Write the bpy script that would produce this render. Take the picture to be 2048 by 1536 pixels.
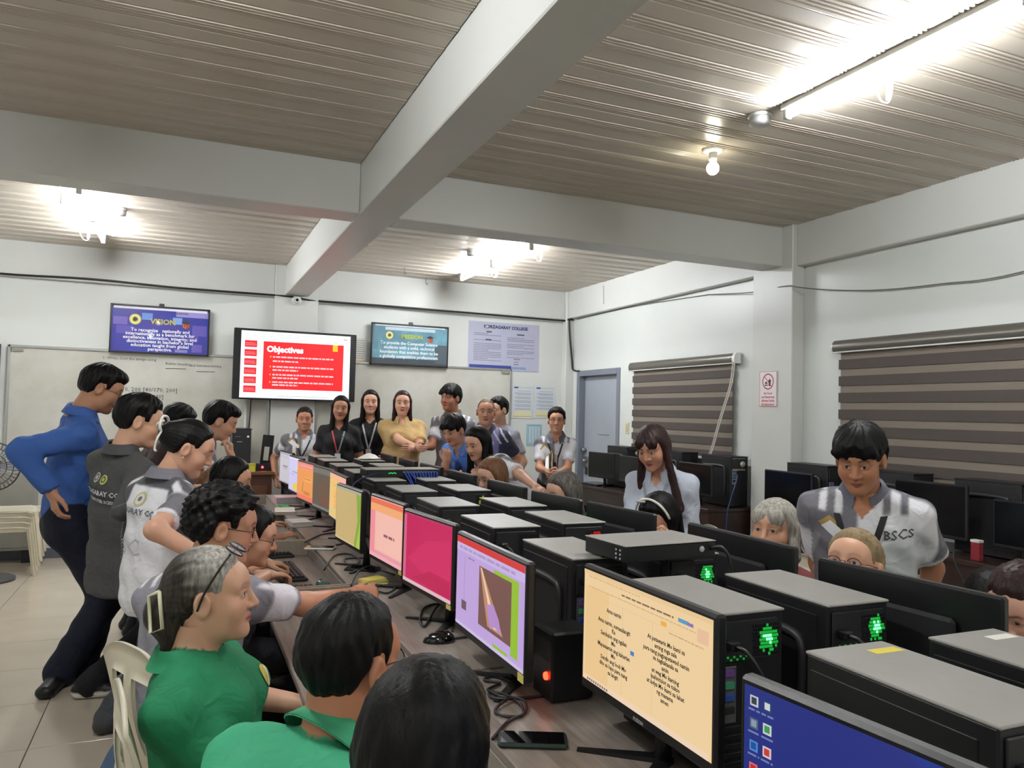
import bpy, bmesh, math, random
import numpy as np
from mathutils import Vector, Matrix, Euler
from mathutils.bvhtree import BVHTree
random.seed(7); RNG = np.random.RandomState(5)
for o in list(bpy.data.objects): bpy.data.objects.remove(o, do_unlink=True)
SC = bpy.context.scene; COL = SC.collection
PI = math.pi

# ------------------------------------------------------------ camera
CAM_H = 1.53; FPX = 1534.8; YAW, PIT, ROL = 0.40358, 0.038299, 0.024415
def cam_axes():
    cy, sy, cp, sp = math.cos(YAW), math.sin(YAW), math.cos(PIT), math.sin(PIT)
    f = np.array([sy*cp, cy*cp, sp]); rt = np.array([cy, -sy, 0.]); up = np.cross(rt, f)
    c, s = math.cos(ROL), math.sin(ROL)
    return c*rt+s*up, -s*rt+c*up, f
AX_R, AX_U, AX_F = cam_axes()
cd = bpy.data.cameras.new('camera'); cam = bpy.data.objects.new('camera', cd); COL.objects.link(cam)
cd.sensor_width = 36; cd.lens = FPX/2048*36; cd.clip_start = 0.02
cam.matrix_world = Matrix(((AX_R[0], AX_U[0], -AX_F[0], 0), (AX_R[1], AX_U[1], -AX_F[1], 0), (AX_R[2], AX_U[2], -AX_F[2], CAM_H), (0, 0, 0, 1)))
SC.camera = cam
def ray(x, y): return AX_R*((x-1024)/FPX) - AX_U*((y-768)/FPX) + AX_F
def at(x, y, X=None, Y=None, Z=None, d=None):
    """photo pixel -> world point on the plane X=, Y= or Z=, or at camera depth d"""
    r = ray(x, y)
    t = d if d is not None else X/r[0] if X is not None else Y/r[1] if Y is not None else (Z-CAM_H)/r[2]
    return Vector((r[0]*t, r[1]*t, CAM_H+r[2]*t))

# ------------------------------------------------------------ world and exposure
w = bpy.data.worlds.new('world'); SC.world = w; w.use_nodes = True
w.node_tree.nodes['Background'].inputs[0].default_value = (0.8, 0.85, 0.9, 1)
w.node_tree.nodes['Background'].inputs[1].default_value = 0.15
SC.view_settings.view_transform = 'Standard'; SC.view_settings.look = 'None'
SC.view_settings.gamma = 1.0; SC.view_settings.use_curve_mapping = False
SC.view_settings.exposure = -0.07
TUBE_W = 260.0

# ------------------------------------------------------------ materials
def lin(c):
    out = []
    for v in c[:3]:
        v = v/255.0; out.append(v/12.92 if v <= 0.04045 else ((v+0.055)/1.055)**2.4)
    return tuple(out)
_M = {}
def mat(name, col=(128,128,128), rough=0.6, metal=0.0, var=0.0, vscale=8.0, bump=0.0, bscale=60.0, stretch=None, emi=None, estr=0.0, coat=0.0, spec=0.5, alpha=1.0, trans=0.0, col2=None):
    if name in _M: return _M[name]
    m = bpy.data.materials.new(name); m.use_nodes = True; _M[name] = m
    nt = m.node_tree; b = nt.nodes['Principled BSDF']; L = nt.links
    b.inputs['Base Color'].default_value = (*lin(col), 1); b.inputs['Roughness'].default_value = rough
    b.inputs['Metallic'].default_value = metal; b.inputs['Specular IOR Level'].default_value = spec
    b.inputs['Coat Weight'].default_value = coat; b.inputs['Alpha'].default_value = alpha
    b.inputs['Transmission Weight'].default_value = trans
    if emi is not None:
        b.inputs['Emission Color'].default_value = (*lin(emi), 1); b.inputs['Emission Strength'].default_value = estr
    if var or bump or col2:
        tc = nt.nodes.new('ShaderNodeTexCoord'); mp = nt.nodes.new('ShaderNodeMapping')
        L.new(tc.outputs['Object'], mp.inputs['Vector'])
        if stretch: mp.inputs['Scale'].default_value = stretch
    if var or col2:
        n = nt.nodes.new('ShaderNodeTexNoise'); n.inputs['Scale'].default_value = vscale; n.inputs['Detail'].default_value = 6
        n.inputs['Roughness'].default_value = 0.6
        L.new(mp.outputs['Vector'], n.inputs['Vector'])
        mx = nt.nodes.new('ShaderNodeMix'); mx.data_type = 'RGBA'
        base = lin(col)
        if col2: a, c = base, lin(col2)
        else: a, c = tuple(max(0, v*(1-var)) for v in base), tuple(min(1, v*(1+var)) for v in base)
        mr = nt.nodes.new('ShaderNodeMapRange'); mr.inputs['From Min'].default_value = 0.3; mr.inputs['From Max'].default_value = 0.7
        L.new(n.outputs['Fac'], mr.inputs['Value']); L.new(mr.outputs['Result'], mx.inputs['Factor'])
        mx.inputs['A'].default_value = (*a, 1); mx.inputs['B'].default_value = (*c, 1)
        L.new(mx.outputs['Result'], b.inputs['Base Color'])
    if bump:
        n2 = nt.nodes.new('ShaderNodeTexNoise'); n2.inputs['Scale'].default_value = bscale; n2.inputs['Detail'].default_value = 4
        L.new(mp.outputs['Vector'], n2.inputs['Vector'])
        bp = nt.nodes.new('ShaderNodeBump'); bp.inputs['Strength'].default_value = bump; bp.inputs['Distance'].default_value = 0.01
        L.new(n2.outputs['Fac'], bp.inputs['Height']); L.new(bp.outputs['Normal'], b.inputs['Normal'])
    return m
def emi(col, s=1.0, rough=0.35):
    return mat('glow_%d_%d_%d_%d' % (*col, int(s*100)), (6,6,7), rough, emi=col, estr=s)
def flat(col, rough=0.6):
    return mat('print_%d_%d_%d' % tuple(col), col, rough)

# ------------------------------------------------------------ mesh helpers
class MB:
    def __init__(s): s.v = []; s.f = []; s.mi = []; s.mats = []; s.sm = []
    def _m(s, m):
        if m is None: return 0
        if m not in s.mats: s.mats.append(m)
        return s.mats.index(m)
    def add(s, vs, fs, m=None, smooth=False, M=None):
        k = len(s.v); i = s._m(m)
        s.v.extend([tuple(M @ Vector(p)) for p in vs] if M is not None else [tuple(p) for p in vs])
        for f in fs: s.f.append(tuple(k+j for j in f)); s.mi.append(i); s.sm.append(smooth)
        return s
    def box(s, c, d, ch=0.0, m=None, M=None):
        x, y, z = c; a, b, e = d[0]/2, d[1]/2, d[2]/2
        if ch <= 0:
            vs = [(x+i*a, y+j*b, z+k*e) for i in (-1,1) for j in (-1,1) for k in (-1,1)]
            return s.add(vs, [(0,1,3,2),(4,6,7,5),(0,4,5,1),(2,3,7,6),(0,2,6,4),(1,5,7,3)], m, False, M)
        ch = min(ch, a*.9, b*.9, e*.9); vs = []; ix = {}
        for i in (-1,1):
            for j in (-1,1):
                for k in (-1,1):
                    for ax in range(3):
                        p = [i*(a-ch), j*(b-ch), k*(e-ch)]; p[ax] = (i*a, j*b, k*e)[ax]
                        ix[i,j,k,ax] = len(vs); vs.append((x+p[0], y+p[1], z+p[2]))
        fs = []
        for sg in (-1,1):
            q = [ix[sg,-1,-1,0], ix[sg,1,-1,0], ix[sg,1,1,0], ix[sg,-1,1,0]]; fs.append(q if sg > 0 else q[::-1])
            q = [ix[-1,sg,-1,1], ix[-1,sg,1,1], ix[1,sg,1,1], ix[1,sg,-1,1]]; fs.append(q if sg > 0 else q[::-1])
            q = [ix[-1,-1,sg,2], ix[1,-1,sg,2], ix[1,1,sg,2], ix[-1,1,sg,2]]; fs.append(q if sg > 0 else q[::-1])
        for i in (-1,1):
            for j in (-1,1):
                q = [ix[i,j,-1,0], ix[i,j,-1,1], ix[i,j,1,1], ix[i,j,1,0]]; fs.append(q if i*j > 0 else q[::-1])
                q = [ix[i,-1,j,0], ix[i,1,j,0], ix[i,1,j,2], ix[i,-1,j,2]]; fs.append(q if i*j > 0 else q[::-1])
                q = [ix[-1,i,j,1], ix[-1,i,j,2], ix[1,i,j,2], ix[1,i,j,1]]; fs.append(q if i*j > 0 else q[::-1])
                for k in (-1,1):
                    q = [ix[i,j,k,0], ix[i,j,k,1], ix[i,j,k,2]]; fs.append(q if i*j*k > 0 else q[::-1])
        return s.add(vs, fs, m, False, M)
    def b2(s, lo, hi, ch=0.0, m=None, M=None):
        return s.box([(p+q)/2 for p, q in zip(lo, hi)], [abs(q-p) for p, q in zip(lo, hi)], ch, m, M)
    def tube(s, pts, r, n=8, m=None, caps=True, M=None, flatn=None):
        P = [Vector(p) for p in pts]; R = r if hasattr(r, '__len__') else [r]*len(P)
        vs = []; up = None
        for i, p in enumerate(P):
            t = (P[min(i+1, len(P)-1)]-P[max(i-1, 0)])
            if t.length < 1e-9: t = Vector((0,0,1))
            t.normalize()
            if up is None:
                up = Vector((0,0,1)) if abs(t.z) < .9 else Vector((1,0,0))
            u = up-t*up.dot(t)
            if u.length < 1e-6: u = t.orthogonal()
            u.normalize(); v = t.cross(u); up = u
            for k in range(n):
                a = 2*PI*k/n; vs.append(p+u*(R[i]*math.cos(a)*(flatn or 1))+v*(R[i]*math.sin(a)))
        fs = [(i*n+k, i*n+(k+1)%n, (i+1)*n+(k+1)%n, (i+1)*n+k) for i in range(len(P)-1) for k in range(n)]
        if caps: fs += [tuple(range(n))[::-1], tuple((len(P)-1)*n+k for k in range(n))]
        return s.add(vs, fs, m, n > 4, M)
    def lathe(s, prof, n=20, m=None, c=(0,0,0), M=None, smooth=True):
        vs = []; 
        for r, z in prof:
            for k in range(n):
                a = 2*PI*k/n; vs.append((c[0]+r*math.cos(a), c[1]+r*math.sin(a), c[2]+z))
        fs = [(i*n+k, i*n+(k+1)%n, (i+1)*n+(k+1)%n, (i+1)*n+k) for i in range(len(prof)-1) for k in range(n)]
        fs += [tuple(range(n))[::-1], tuple((len(prof)-1)*n+k for k in range(n))]
        return s.add(vs, fs, m, smooth, M)
    def prism(s, poly, h, m=None, M=None, smooth=False):
        """polygon in xy (counter-clockwise), extruded 0..h in z"""
        n = len(poly); vs = [(x, y, 0) for x, y in poly]+[(x, y, h) for x, y in poly]
        fs = [tuple(range(n))[::-1], tuple(range(n, 2*n))]
        s.add(vs, fs, m, False, M)
        return s.add(vs, [(k, (k+1)%n, n+(k+1)%n, n+k) for k in range(n)], m, smooth, M)
    def quad(s, a, b, c, d, m=None, M=None): return s.add([a, b, c, d], [(0,1,2,3)], m, False, M)
    def mesh(s, name, m=None):
        me = bpy.data.meshes.new(name); me.from_pydata(s.v, [], s.f)
        for k in (s.mats or [m]):
            if k is not None: me.materials.append(k)
        if len(s.mats) > 1: me.polygons.foreach_set('material_index', s.mi)
        me.polygons.foreach_set('use_smooth', s.sm); me.update(); return me
    def build(s, name, m=None, parent=None, **kw):
        o = link(name, s.mesh(name, m), parent); tag(o, **kw); return o
def link(name, data, parent=None):
    o = bpy.data.objects.new(name, data); COL.objects.link(o)
    if parent is not None: o.parent = parent
    return o
def tag(o, label=None, cat=None, group=None, kind=None):
    for k, v in (('label', label), ('category', cat), ('group', group), ('kind', kind)):
        if v: o[k] = v
    return o
def thing(name, label, cat, loc=(0,0,0), rotz=0.0, group=None):
    o = link(name, None); o.location = loc; o.rotation_euler = (0, 0, rotz); o.empty_display_size = .05
    return tag(o, label, cat, group)
def kids(o): return [c for c in COL.objects if c.parent == o]
def dup(root, loc=None, rotz=None, label=None, group=None, parent=None):
    r = root.copy(); COL.objects.link(r); r.parent = parent
    if loc is not None: r.location = loc
    if rotz is not None: r.rotation_euler = (0, 0, rotz)
    if label: r['label'] = label
    if group: r['group'] = group
    for ch in list(root.children): dup(ch, parent=r)
    return r
def Mx(loc=(0,0,0), rx=0, ry=0, rz=0): return Matrix.Translation(loc) @ Euler((rx, ry, rz)).to_matrix().to_4x4()
def text_mesh(txt, size, align='CENTER', ext=0.0, res=2, bold=0.0, spacing=1.0, sx=1.0, lh=1.0):
    cu = bpy.data.curves.new('t', 'FONT'); cu.body = txt; cu.size = size; cu.align_x = align; cu.align_y = 'CENTER'
    cu.extrude = ext; cu.resolution_u = res; cu.offset = bold; cu.space_character = spacing; cu.space_line = lh
    o = bpy.data.objects.new('t', cu); COL.objects.link(o)
    dg = bpy.context.evaluated_depsgraph_get(); me = bpy.data.meshes.new_from_object(o.evaluated_get(dg))
    bpy.data.objects.remove(o, do_unlink=True); bpy.data.curves.remove(cu)
    return me
def text(name, txt, size, m, parent, loc, rot=(PI/2, 0, 0), **kw):
    me = text_mesh(txt, size, **kw); me.materials.clear(); me.materials.append(m); me.name = name
    o = link(name, me, parent); o.location = loc; o.rotation_euler = rot
    return o
def smooth_curve(pts, k=6):
    P = [Vector(p) for p in pts]; out = []
    for i in range(len(P)-1):
        a, b, c, d = P[max(i-1,0)], P[i], P[i+1], P[min(i+2, len(P)-1)]
        for j in range(k):
            t = j/k; out.append(.5*((2*b)+(c-a)*t+(2*a-5*b+4*c-d)*t*t+(3*b-a-3*c+d)*t**3))
    return out+[P[-1]]

# ============================================================ the room
XR, XL, YB, YF, ZC = 4.53, -2.25, 8.76, -2.6, 3.09
ZB = 2.77
m_wall = mat('wall_paint', (212,214,209), 0.32, var=.03, vscale=1.3, bump=.12, bscale=9, spec=.4)
m_beam = mat('beam_paint', (206,206,201), 0.34, var=.03, vscale=1.5, bump=.10, bscale=8, spec=.4)
def struct(name, mb, m, parent=None): return mb.build(name, m, parent, kind=None if parent else 'structure')
# walls with an opening for the door
DY0, DY1, DZ = 7.51, 8.50, 2.06
wr = MB().b2((XR, YF, 0), (XR+.15, DY0, ZC+.2)).b2((XR, DY1, 0), (XR+.15, YB+.15, ZC+.2)).b2((XR, DY0, DZ), (XR+.15, DY1, ZC+.2))
struct('wall_right', wr, m_wall)
struct('wall_back', MB().b2((XL-.15, YB, 0), (XR, YB+.15, ZC+.2)), m_wall)
struct('wall_left', MB().b2((XL-.15, YF, 0), (XL, YB, ZC+.2)), m_wall)
struct('wall_front', MB().b2((XL-.15, YF-.15, 0), (XR+.15, YF, ZC+.2)), m_wall)
# concrete beams, columns
struct('trim_1', MB().b2((.98, YF, ZB), (1.235, YB-.06, ZC+.06), .006), m_beam)                # long beam
cbm = MB().b2((XL, 4.82, ZB), (.98, 5.06, ZC+.06), .006).b2((1.235, 4.82, ZB), (4.45, 5.06, ZC+.06), .006)
struct('trim_2', cbm, m_beam)
struct('trim_3', MB().b2((4.45, YF, ZB-.01), (XR, 4.70, ZC+.06), .006).b2((4.45, 5.16, ZB-.02), (XR, YB, ZC+.06), .006), m_beam)
struct('trim_4', MB().b2((XL, YB-.06, ZB-.03), (.87, YB, ZC+.06), .006).b2((1.34, YB-.06, ZB-.03), (4.42, YB, ZC+.06), .006), m_beam)
struct('trim_5', MB().b2((4.405, 4.70, 0), (XR, 5.16, ZC+.06), .006), m_beam)                   # right wall column
struct('trim_6', MB().b2((.87, YB-.085, 0), (1.34, YB, ZC+.06), .006), m_beam)                  # back wall column
struct('trim_7', MB().b2((4.42, YB-.12, 0), (XR, YB, ZC+.06), .006), m_beam)                    # corner column
struct('baseboard_back', MB().b2((XL, YB-.012, 0), (.87, YB, .10), .003).b2((1.34, YB-.012, 0), (4.42, YB, .10), .003), mat('baseboard_tile', (92,98,108), .35))
struct('baseboard_right', MB().b2((XR-.012, YF, 0), (XR, 4.70, .10), .003).b2((XR-.012, 5.16, 0), (XR, DY0-.06, .10), .003), mat('baseboard_tile'))
# floor: 60 cm tiles with recessed joints
m_grout = mat('grout', (120,110,98), .9)
m_tile = mat('floor_tile', (196,184,166), .16, var=.05, vscale=3.0, spec=.5, bump=.01, bscale=4)
fl = struct('floor', MB().b2((XL, YF, -.12), (XR, YB, -.006)), m_grout)
tm = MB().box((0,0,-.005), (.597,.597,.01), .0012).mesh('floor_tile', m_tile)
nx0 = -0.575
for i in range(-3, 9):
    for j in range(-11, 9):
        x0, x1 = nx0+.61*i, nx0+.61*(i+1); y0, y1 = 3.99+.59*j, 3.99+.59*(j+1)
        if x1 < XL or x0 > XR or y1 < YF or y0 > YB: continue
        X0, X1, Y0, Y1 = max(x0, XL), min(x1, XR), max(y0, YF), min(y1, YB)
        if X1-X0 < .02 or Y1-Y0 < .02: continue
        t = link('floor_tile', tm, fl); t.location = ((X0+X1)/2, (Y0+Y1)/2, 0); t.scale = ((X1-X0-.004)/.597, (Y1-Y0-.004)/.597, 1)
# ceiling: ribbed PVC strips running across the room
m_pvc = mat('pvc_ceiling', (188,178,163), .30, var=.05, vscale=.9, spec=.5)
ce = struct('ceiling', MB().b2((XL, YF, ZC+.035), (XR, YB, ZC+.15)), mat('ceiling_board', (150,145,135), .8))
def strip_mesh():
    # profile across the strip (y), z down is negative: flat lap, then three raised ribs with grooves
    prof = [(-.0995,.014),(-.0995,.002),(-.094,0),(.000,0),(.004,.005),(.009,.005),(.013,-.003),(.019,-.003),(.023,.005),(.031,.005),(.035,-.003),(.041,-.003),(.045,.005),(.053,.005),(.057,-.003),(.063,-.003),(.067,.005),(.075,.005),(.079,0),(.094,0),(.0995,.002),(.0995,.014)]
    n = len(prof); mb = MB()
    vs = [(sx*.5, y, z) for sx in (-1,1) for y, z in prof]
    mb.add(vs, [(k, k+1, n+k+1, n+k) for k in range(n-1)])
    mb.add([(sx*.5, y, .014) for sx in (-1,1) for y in (-.0995,.0995)], [(0,2,3,1)])
    return mb.mesh('ceiling_strip', m_pvc)
stm = strip_mesh()
y = YF+.1
while y < YB+.05:
    if 4.74 < y < 5.12: pass
    for x0, x1 in ((XL, .975), (1.24, XR-.03)):
        o = link('ceiling_strip', stm, ce); o.location = ((x0+x1)/2, y, ZC+random.uniform(-.0015,.0015)); o.scale = (x1-x0, 1, 1)
        o.rotation_euler = (random.uniform(-.006,.006), 0, 0)
    y += .2
# door in the right wall
m_dframe = mat('door_frame_paint', (118,123,134), .4, var=.04); m_door = mat('door_paint', (158,163,172), .38, var=.04, vscale=3)
dr = struct('door_1', MB().b2((XR+.075, DY0+.05, .005), (XR+.115, DY1-.05, DZ-.05), .003), m_door)
MB().b2((XR-.012, DY0-.02, 0), (XR+.14, DY0+.05, DZ+.02), .004).b2((XR-.012, DY1-.05, 0), (XR+.14, DY1+.02, DZ+.02), .004).b2((XR-.012, DY0+.05, DZ-.05), (XR+.14, DY1-.05, DZ+.02), .004).build('door_frame', m_dframe, dr)
lk = MB().b2((XR+.06, DY1-.20, .88), (XR+.076, DY1-.07, 1.02), .003).tube([(XR+.06, DY1-.14, .97), (XR+.01, DY1-.14, .97)], .022, 12).tube([(XR+.06, DY1-.10, 1.10), (XR+.02, DY1-.10, 1.10)], .028, 12)
lk.build('lock', mat('steel_dull', (150,150,150), .35, .8, var=.2), dr)
MB().b2((XR+.055, DY1-.16, .80), (XR+.075, DY1-.11, .90), .004).build('padlock', mat('brass_dull', (90,84,70), .4, .7), dr)
MB().b2((XR+.066, 7.85, 1.30), (XR+.0755, 8.10, 1.308), .001).build('slot_plate', mat('door_frame_paint'), dr)

# ============================================================ lamps
m_white_pl = mat('white_plastic', (225,225,220), .4)
def tube_lamp(name, label, x, y0, y1, z=3.036, side=.020, segs=1, watt=1.0, wires=()):
    t = thing(name, label, 'ceiling light', (x, (y0+y1)/2, z), 0, 'fluorescent tube lights on the ceiling')
    L = (y1-y0); h = ZC-z
    MB().b2((-.011, -L/2, h-.026), (.011, L/2, h+.002), .003).build('batten', m_white_pl, t)
    for k in range(segs):
        a = -L/2+.02+k*L/segs; b = a+L/segs-.04
        m = mat('tube_glow', (255,255,255), .4, emi=(247,251,255), estr=TUBE_W)
        MB().tube([(side, a+.03, -.0), (side, b-.03, 0)], .0155, 12).build('fluorescent_tube', m, t)
        for yy in (a, b): MB().b2((side-.018, yy-.012, -.019), (side+.018, yy+.016, h-.01), .004).build('lamp_holder', m_white_pl, t)
    for (yy, dx) in wires:
        pts = smooth_curve([(dx, yy, h), (dx-.02, yy+.01, h-.06), (dx+.01, yy+.02, h-.13), (dx+.05, yy+.01, h-.14), (dx+.06, yy, h-.07), (dx+.03, yy-.01, h-.01)])
        w_ = MB().tube(pts, .004, 6).build('wire_loop', m_white_pl, t)
        MB().tube([(dx+.05, yy+.01, h-.13), (dx+.055, yy+.01, h-.03)], .012, 8).build('starter_socket', m_white_pl, t)
    return t
tube_lamp('tube_light', 'long white fluorescent tube lamp beside the smoke detector and the bare bulb', 2.675, 1.72, 2.94, segs=1, wires=((.10,.10),))
tube_lamp('tube_light', 'fluorescent tube lamp above the purple framed poster side of the ceiling', -.75, 6.10, 7.92, segs=2, side=.018, z=3.015, wires=((.55,-.12),(-.7,-.16)))
tube_lamp('tube_light', 'fluorescent tube lamp above the pale blue college poster, nearest the door', 2.83, 6.20, 8.11, segs=2, side=-.018, z=3.015, wires=((-.75,.12),(.25,.08)))
tube_lamp('tube_light', 'fluorescent tube lamp over the front of the classroom, left bay', -.5, 1.66, 2.88)
tube_lamp('tube_light', 'fluorescent tube lamp at the rear of the classroom, right bay', 2.7, -1.9, -.7)
tube_lamp('tube_light', 'fluorescent tube lamp at the rear of the classroom, left bay', -.75, -1.9, -.7)
b = thing('bulb_lamp', 'bare round glowing bulb in a white ceiling socket', 'light bulb', (2.77, 3.60, ZC))
MB().lathe([(.062,0.0),(.062,-.008),(.045,-.02),(.03,-.022)], 24).build('ceiling_rose', m_white_pl, b)
MB().lathe([(.024,-.022),(.024,-.065),(.018,-.07)], 16).build('bulb_socket', m_white_pl, b)
pb = [(.016,-.07)]+[(.036*math.sin(a), -.112-.036*math.cos(PI-a)*-1 if False else -.112+.038*math.cos(a)) for a in np.linspace(.5, PI-.02, 12)]
MB().lathe(pb, 20).build('glass_bulb', mat('bulb_glow', (255,255,255), .4, emi=(255,250,225), estr=45), b)
for k, (x, y, lab) in enumerate(((2.66,3.08,'round white smoke detector at the end of the long tube lamp'),(-.53,6.83,'round white smoke detector beside the tube lamp on the purple poster side'),(2.50,6.90,'round white smoke detector beside the tube lamp near the college poster'))):
    s = thing('smoke_detector', lab, 'smoke detector', (x, y, ZC), 0, 'smoke detectors')
    MB().lathe([(.058,.0),(.060,-.012),(.056,-.016)], 24).build('mount_base', m_white_pl, s)
    MB().lathe([(.052,-.016),(.054,-.045),(.047,-.056),(.02,-.058)], 24).build('sensor_cap', mat('grey_white_plastic', (205,205,204), .45), s)
# hanging ceiling hooks
for k, (px, py) in enumerate(((809,540),(878,548),(852,562))):
    p = at(px, py, Z=3.06)
    MB().tube(smooth_curve([(p.x,p.y,ZC), (p.x,p.y,3.05), (p.x+.01,p.y,3.02), (p.x+.025,p.y,3.035)]), .003, 6).build('ceiling_hook', mat('dark_wire', (40,38,36), .6), None, label=('small dark wire hook in the ceiling nearest the long beam','small dark wire hook in the ceiling nearest a tube lamp','tiny dark wire hook in the ceiling right above the back wall')[k], cat='hook', group='ceiling wire hooks')

# ============================================================ things on the walls
def rects(name, items, parent, off=.0006, face='-y', glow=None):
    """flat print: list of (x0,z0,x1,z1,colour) in the local x-z plane, facing local -y, later ones proud of earlier ones"""
    mb = MB()
    for k, (x0, z0, x1, z1, c) in enumerate(items):
        y = -off-k*2e-6
        mb.quad((x0,y,z0), (x1,y,z0), (x1,y,z1), (x0,y,z1), emi(c, glow) if glow else flat(c))
    return mb.build(name, None, parent)
def words(x0, x1, z, h, c, r=None, fill=1.0):
    """a line of unreadable small print as word-sized dashes"""
    r = r or random; out = []; x = x0; xe = x0+(x1-x0)*fill
    while x < xe-.3*h:
        wd = min(r.uniform(1.2, 4.2)*h, xe-x); out.append((x, z-h/2, x+wd, z+h/2, c)); x += wd+.55*h
    return out
# whiteboards
m_wb = mat('whiteboard_face', (206,205,197), .28, col2=(176,173,160), vscale=1.6)
m_alu = mat('aluminium', (178,178,176), .35, .7)
for k, (x0, x1, lab) in enumerate(((-1.57, .85, 'smudged whiteboard with handwriting under the purple framed poster'), (1.36, 3.705, 'smudged whiteboard under the teal framed poster'))):
    t = thing('whiteboard', lab, 'whiteboard', ((x0+x1)/2, YB-.02, .86), 0, 'whiteboards on the back wall')
    W, Hh = x1-x0, 1.205
    MB().b2((-W/2, -.005, 0), (W/2, .018, Hh), .002).build('board', m_wb, t)
    for nm, lo, hi in (('frame_top', (-W/2-.01,-.018,Hh-.012), (W/2+.01,.02,Hh+.014)), ('frame_bottom', (-W/2-.01,-.018,-.014), (W/2+.01,.02,.012)), ('frame_side', (-W/2-.014,-.018,-.014), (-W/2+.014,.02,Hh+.014)), ('frame_side', (W/2-.014,-.018,-.014), (W/2+.014,.02,Hh+.014))):
        MB().b2(lo, hi, .004).build(nm, m_alu, t)
    MB().b2((-W/2+.02 if k == 0 else W/2-.12, -.022, Hh-.05), (-W/2+.12 if k == 0 else W/2-.02, -.004, Hh-.012), .003).build('corner_bracket', mat('bracket_grey', (150,148,135), .5, .3), t)
    if k == 0:
        ink = mat('marker_ink', (52,50,48), .6)
        def scrawl(name, txt, size, px, py):
            p = at(px, py, Y=YB-.03); o = text(name, txt, size, ink, t, (p.x-t.location.x, -.0075, p.z-.86), align='LEFT', res=1); o['kind'] = 'stuff'
            return o
        scrawl('handwriting', '1. Write: Sort the arrays using', .040, 205, 715)
        scrawl('handwriting', 'Bubble, Insertion', .036, 331, 727); scrawl('handwriting', 'and', .036, 379, 731); scrawl('handwriting', 'Selection Sorting', .036, 393, 731)
        scrawl('handwriting', '170, 200 [40/170, 200]', .06, 236, 778); scrawl('handwriting', '200, 440]', .06, 278, 793)
        for px0, px1, py in ((331,372,737),(393,430,743)):
            a, b_ = at(px0, py, Y=YB-.03), at(px1, py+1, Y=YB-.03)
            MB().tube([(a.x-t.location.x,-.006,a.z-.86), (b_.x-t.location.x,-.006,b_.z-.86)], .003, 4, ink).build('underline', None, t)
# framed posters
gold = (206,190,70)
def seal(name, parent, x, z, r, c1=(205,196,90), c2=(50,60,50), y=-.0022):
    mb = MB(); M = Mx((x, y, z), rx=PI/2)
    mb.lathe([(r,0),(r,.0004)], 24, flat(c1), M=M, smooth=False); mb.lathe([(r*.78,0),(r*.78,.0007)], 24, flat((228,225,190)), M=M, smooth=False)
    mb.lathe([(r*.62,0),(r*.62,.001)], 20, flat(c1), M=M, smooth=False)
    mb.prism([(-.4*r,-.3*r),(.0,-.4*r),(.45*r,-.15*r),(.3*r,.3*r),(-.1*r,.45*r),(-.35*r,.2*r)], .0013, flat(c2), M=M)
    return mb.build(name, None, parent)
def poster(name, label, x0, x1, z0, z1, bgm, y=YB-.068):
    t = thing(name, label, 'framed poster', ((x0+x1)/2, y, (z0+z1)/2), 0, 'framed posters above the whiteboards'); W, Hh = x1-x0, z1-z0
    MB().b2((-W/2+.01, -.001, -Hh/2+.01), (W/2-.01, .02, Hh/2-.01)).build('poster_print', bgm, t)
    fm = mat('black_frame', (22,21,22), .35)
    for nm, lo, hi in (('frame_rail', (-W/2,-.014,Hh/2-.016), (W/2,.022,Hh/2)), ('frame_rail', (-W/2,-.014,-Hh/2), (W/2,.022,-Hh/2+.016)), ('frame_stile', (-W/2,-.014,-Hh/2), (-W/2+.016,.022,Hh/2)), ('frame_stile', (W/2-.016,-.014,-Hh/2), (W/2,.022,Hh/2))):
        MB().b2(lo, hi, .003).build(nm, fm, t)
    MB().b2((-.025, -.012, Hh/2-.005), (.025, .015, Hh/2+.028), .006).build('hanging_clip', fm, t)
    return t, W, Hh
def cap_logo(name, t, x, z, s, y=-.0022):
    mb = MB(); M = Mx((x, y, z), rx=PI/2)
    mb.prism([(-.9*s,.35*s),(0,0),(.9*s,.35*s),(0,.75*s)], .0006, flat((40,38,46)), M=M)
    mb.prism([(-.62*s,.15*s),(-.62*s,-.55*s),(0,-.85*s),(0,-.05*s)], .0008, flat((206,96,52)), M=M); mb.prism([(0,-.05*s),(0,-.85*s),(.62*s,-.55*s),(.62*s,.15*s)], .0008, flat((150,66,44)), M=M)
    mb.prism([(-.4*s,-.05*s),(-.4*s,-.4*s),(-.15*s,-.52*s),(-.15*s,-.18*s)], .001, flat((60,70,80)), M=M)
    return mb.build(name, None, t)
m_pur = mat('vision_print', (64,50,140), .25, col2=(46,62,158), vscale=3.5, coat=.3)
t, W, Hh = poster('framed_poster', 'purple and blue framed poster with white vision statement', -.713, .224, 2.05, 2.545, m_pur)
it = [(-.44,.04,-.31,.12,(112,98,178)),(-.41,-.05,-.26,.03,(90,76,166)),(-.18,.10,-.08,.17,(104,140,205)),(.11,.07,.20,.14,(120,160,215)),(.14,.15,.45,.215,(150,140,200)),(.30,-.04,.44,.07,(92,80,170)),(.30,-.21,.40,-.13,(100,86,172)),(.14,-.22,.26,-.19,(130,120,190)),(.26,-.10,.36,-.04,(82,70,160)),(-.44,.205,.44,.23,(225,222,235))]
rects('poster_blocks', it, t, .0012)
seal('seal_logo', t, -.24, .10, .055); cap_logo('cap_logo', t, .24, .075, .055)
text('poster_title', 'VISION', .075, flat((190,180,70)), t, (.02,-.0025,.085), bold=.002)
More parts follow.
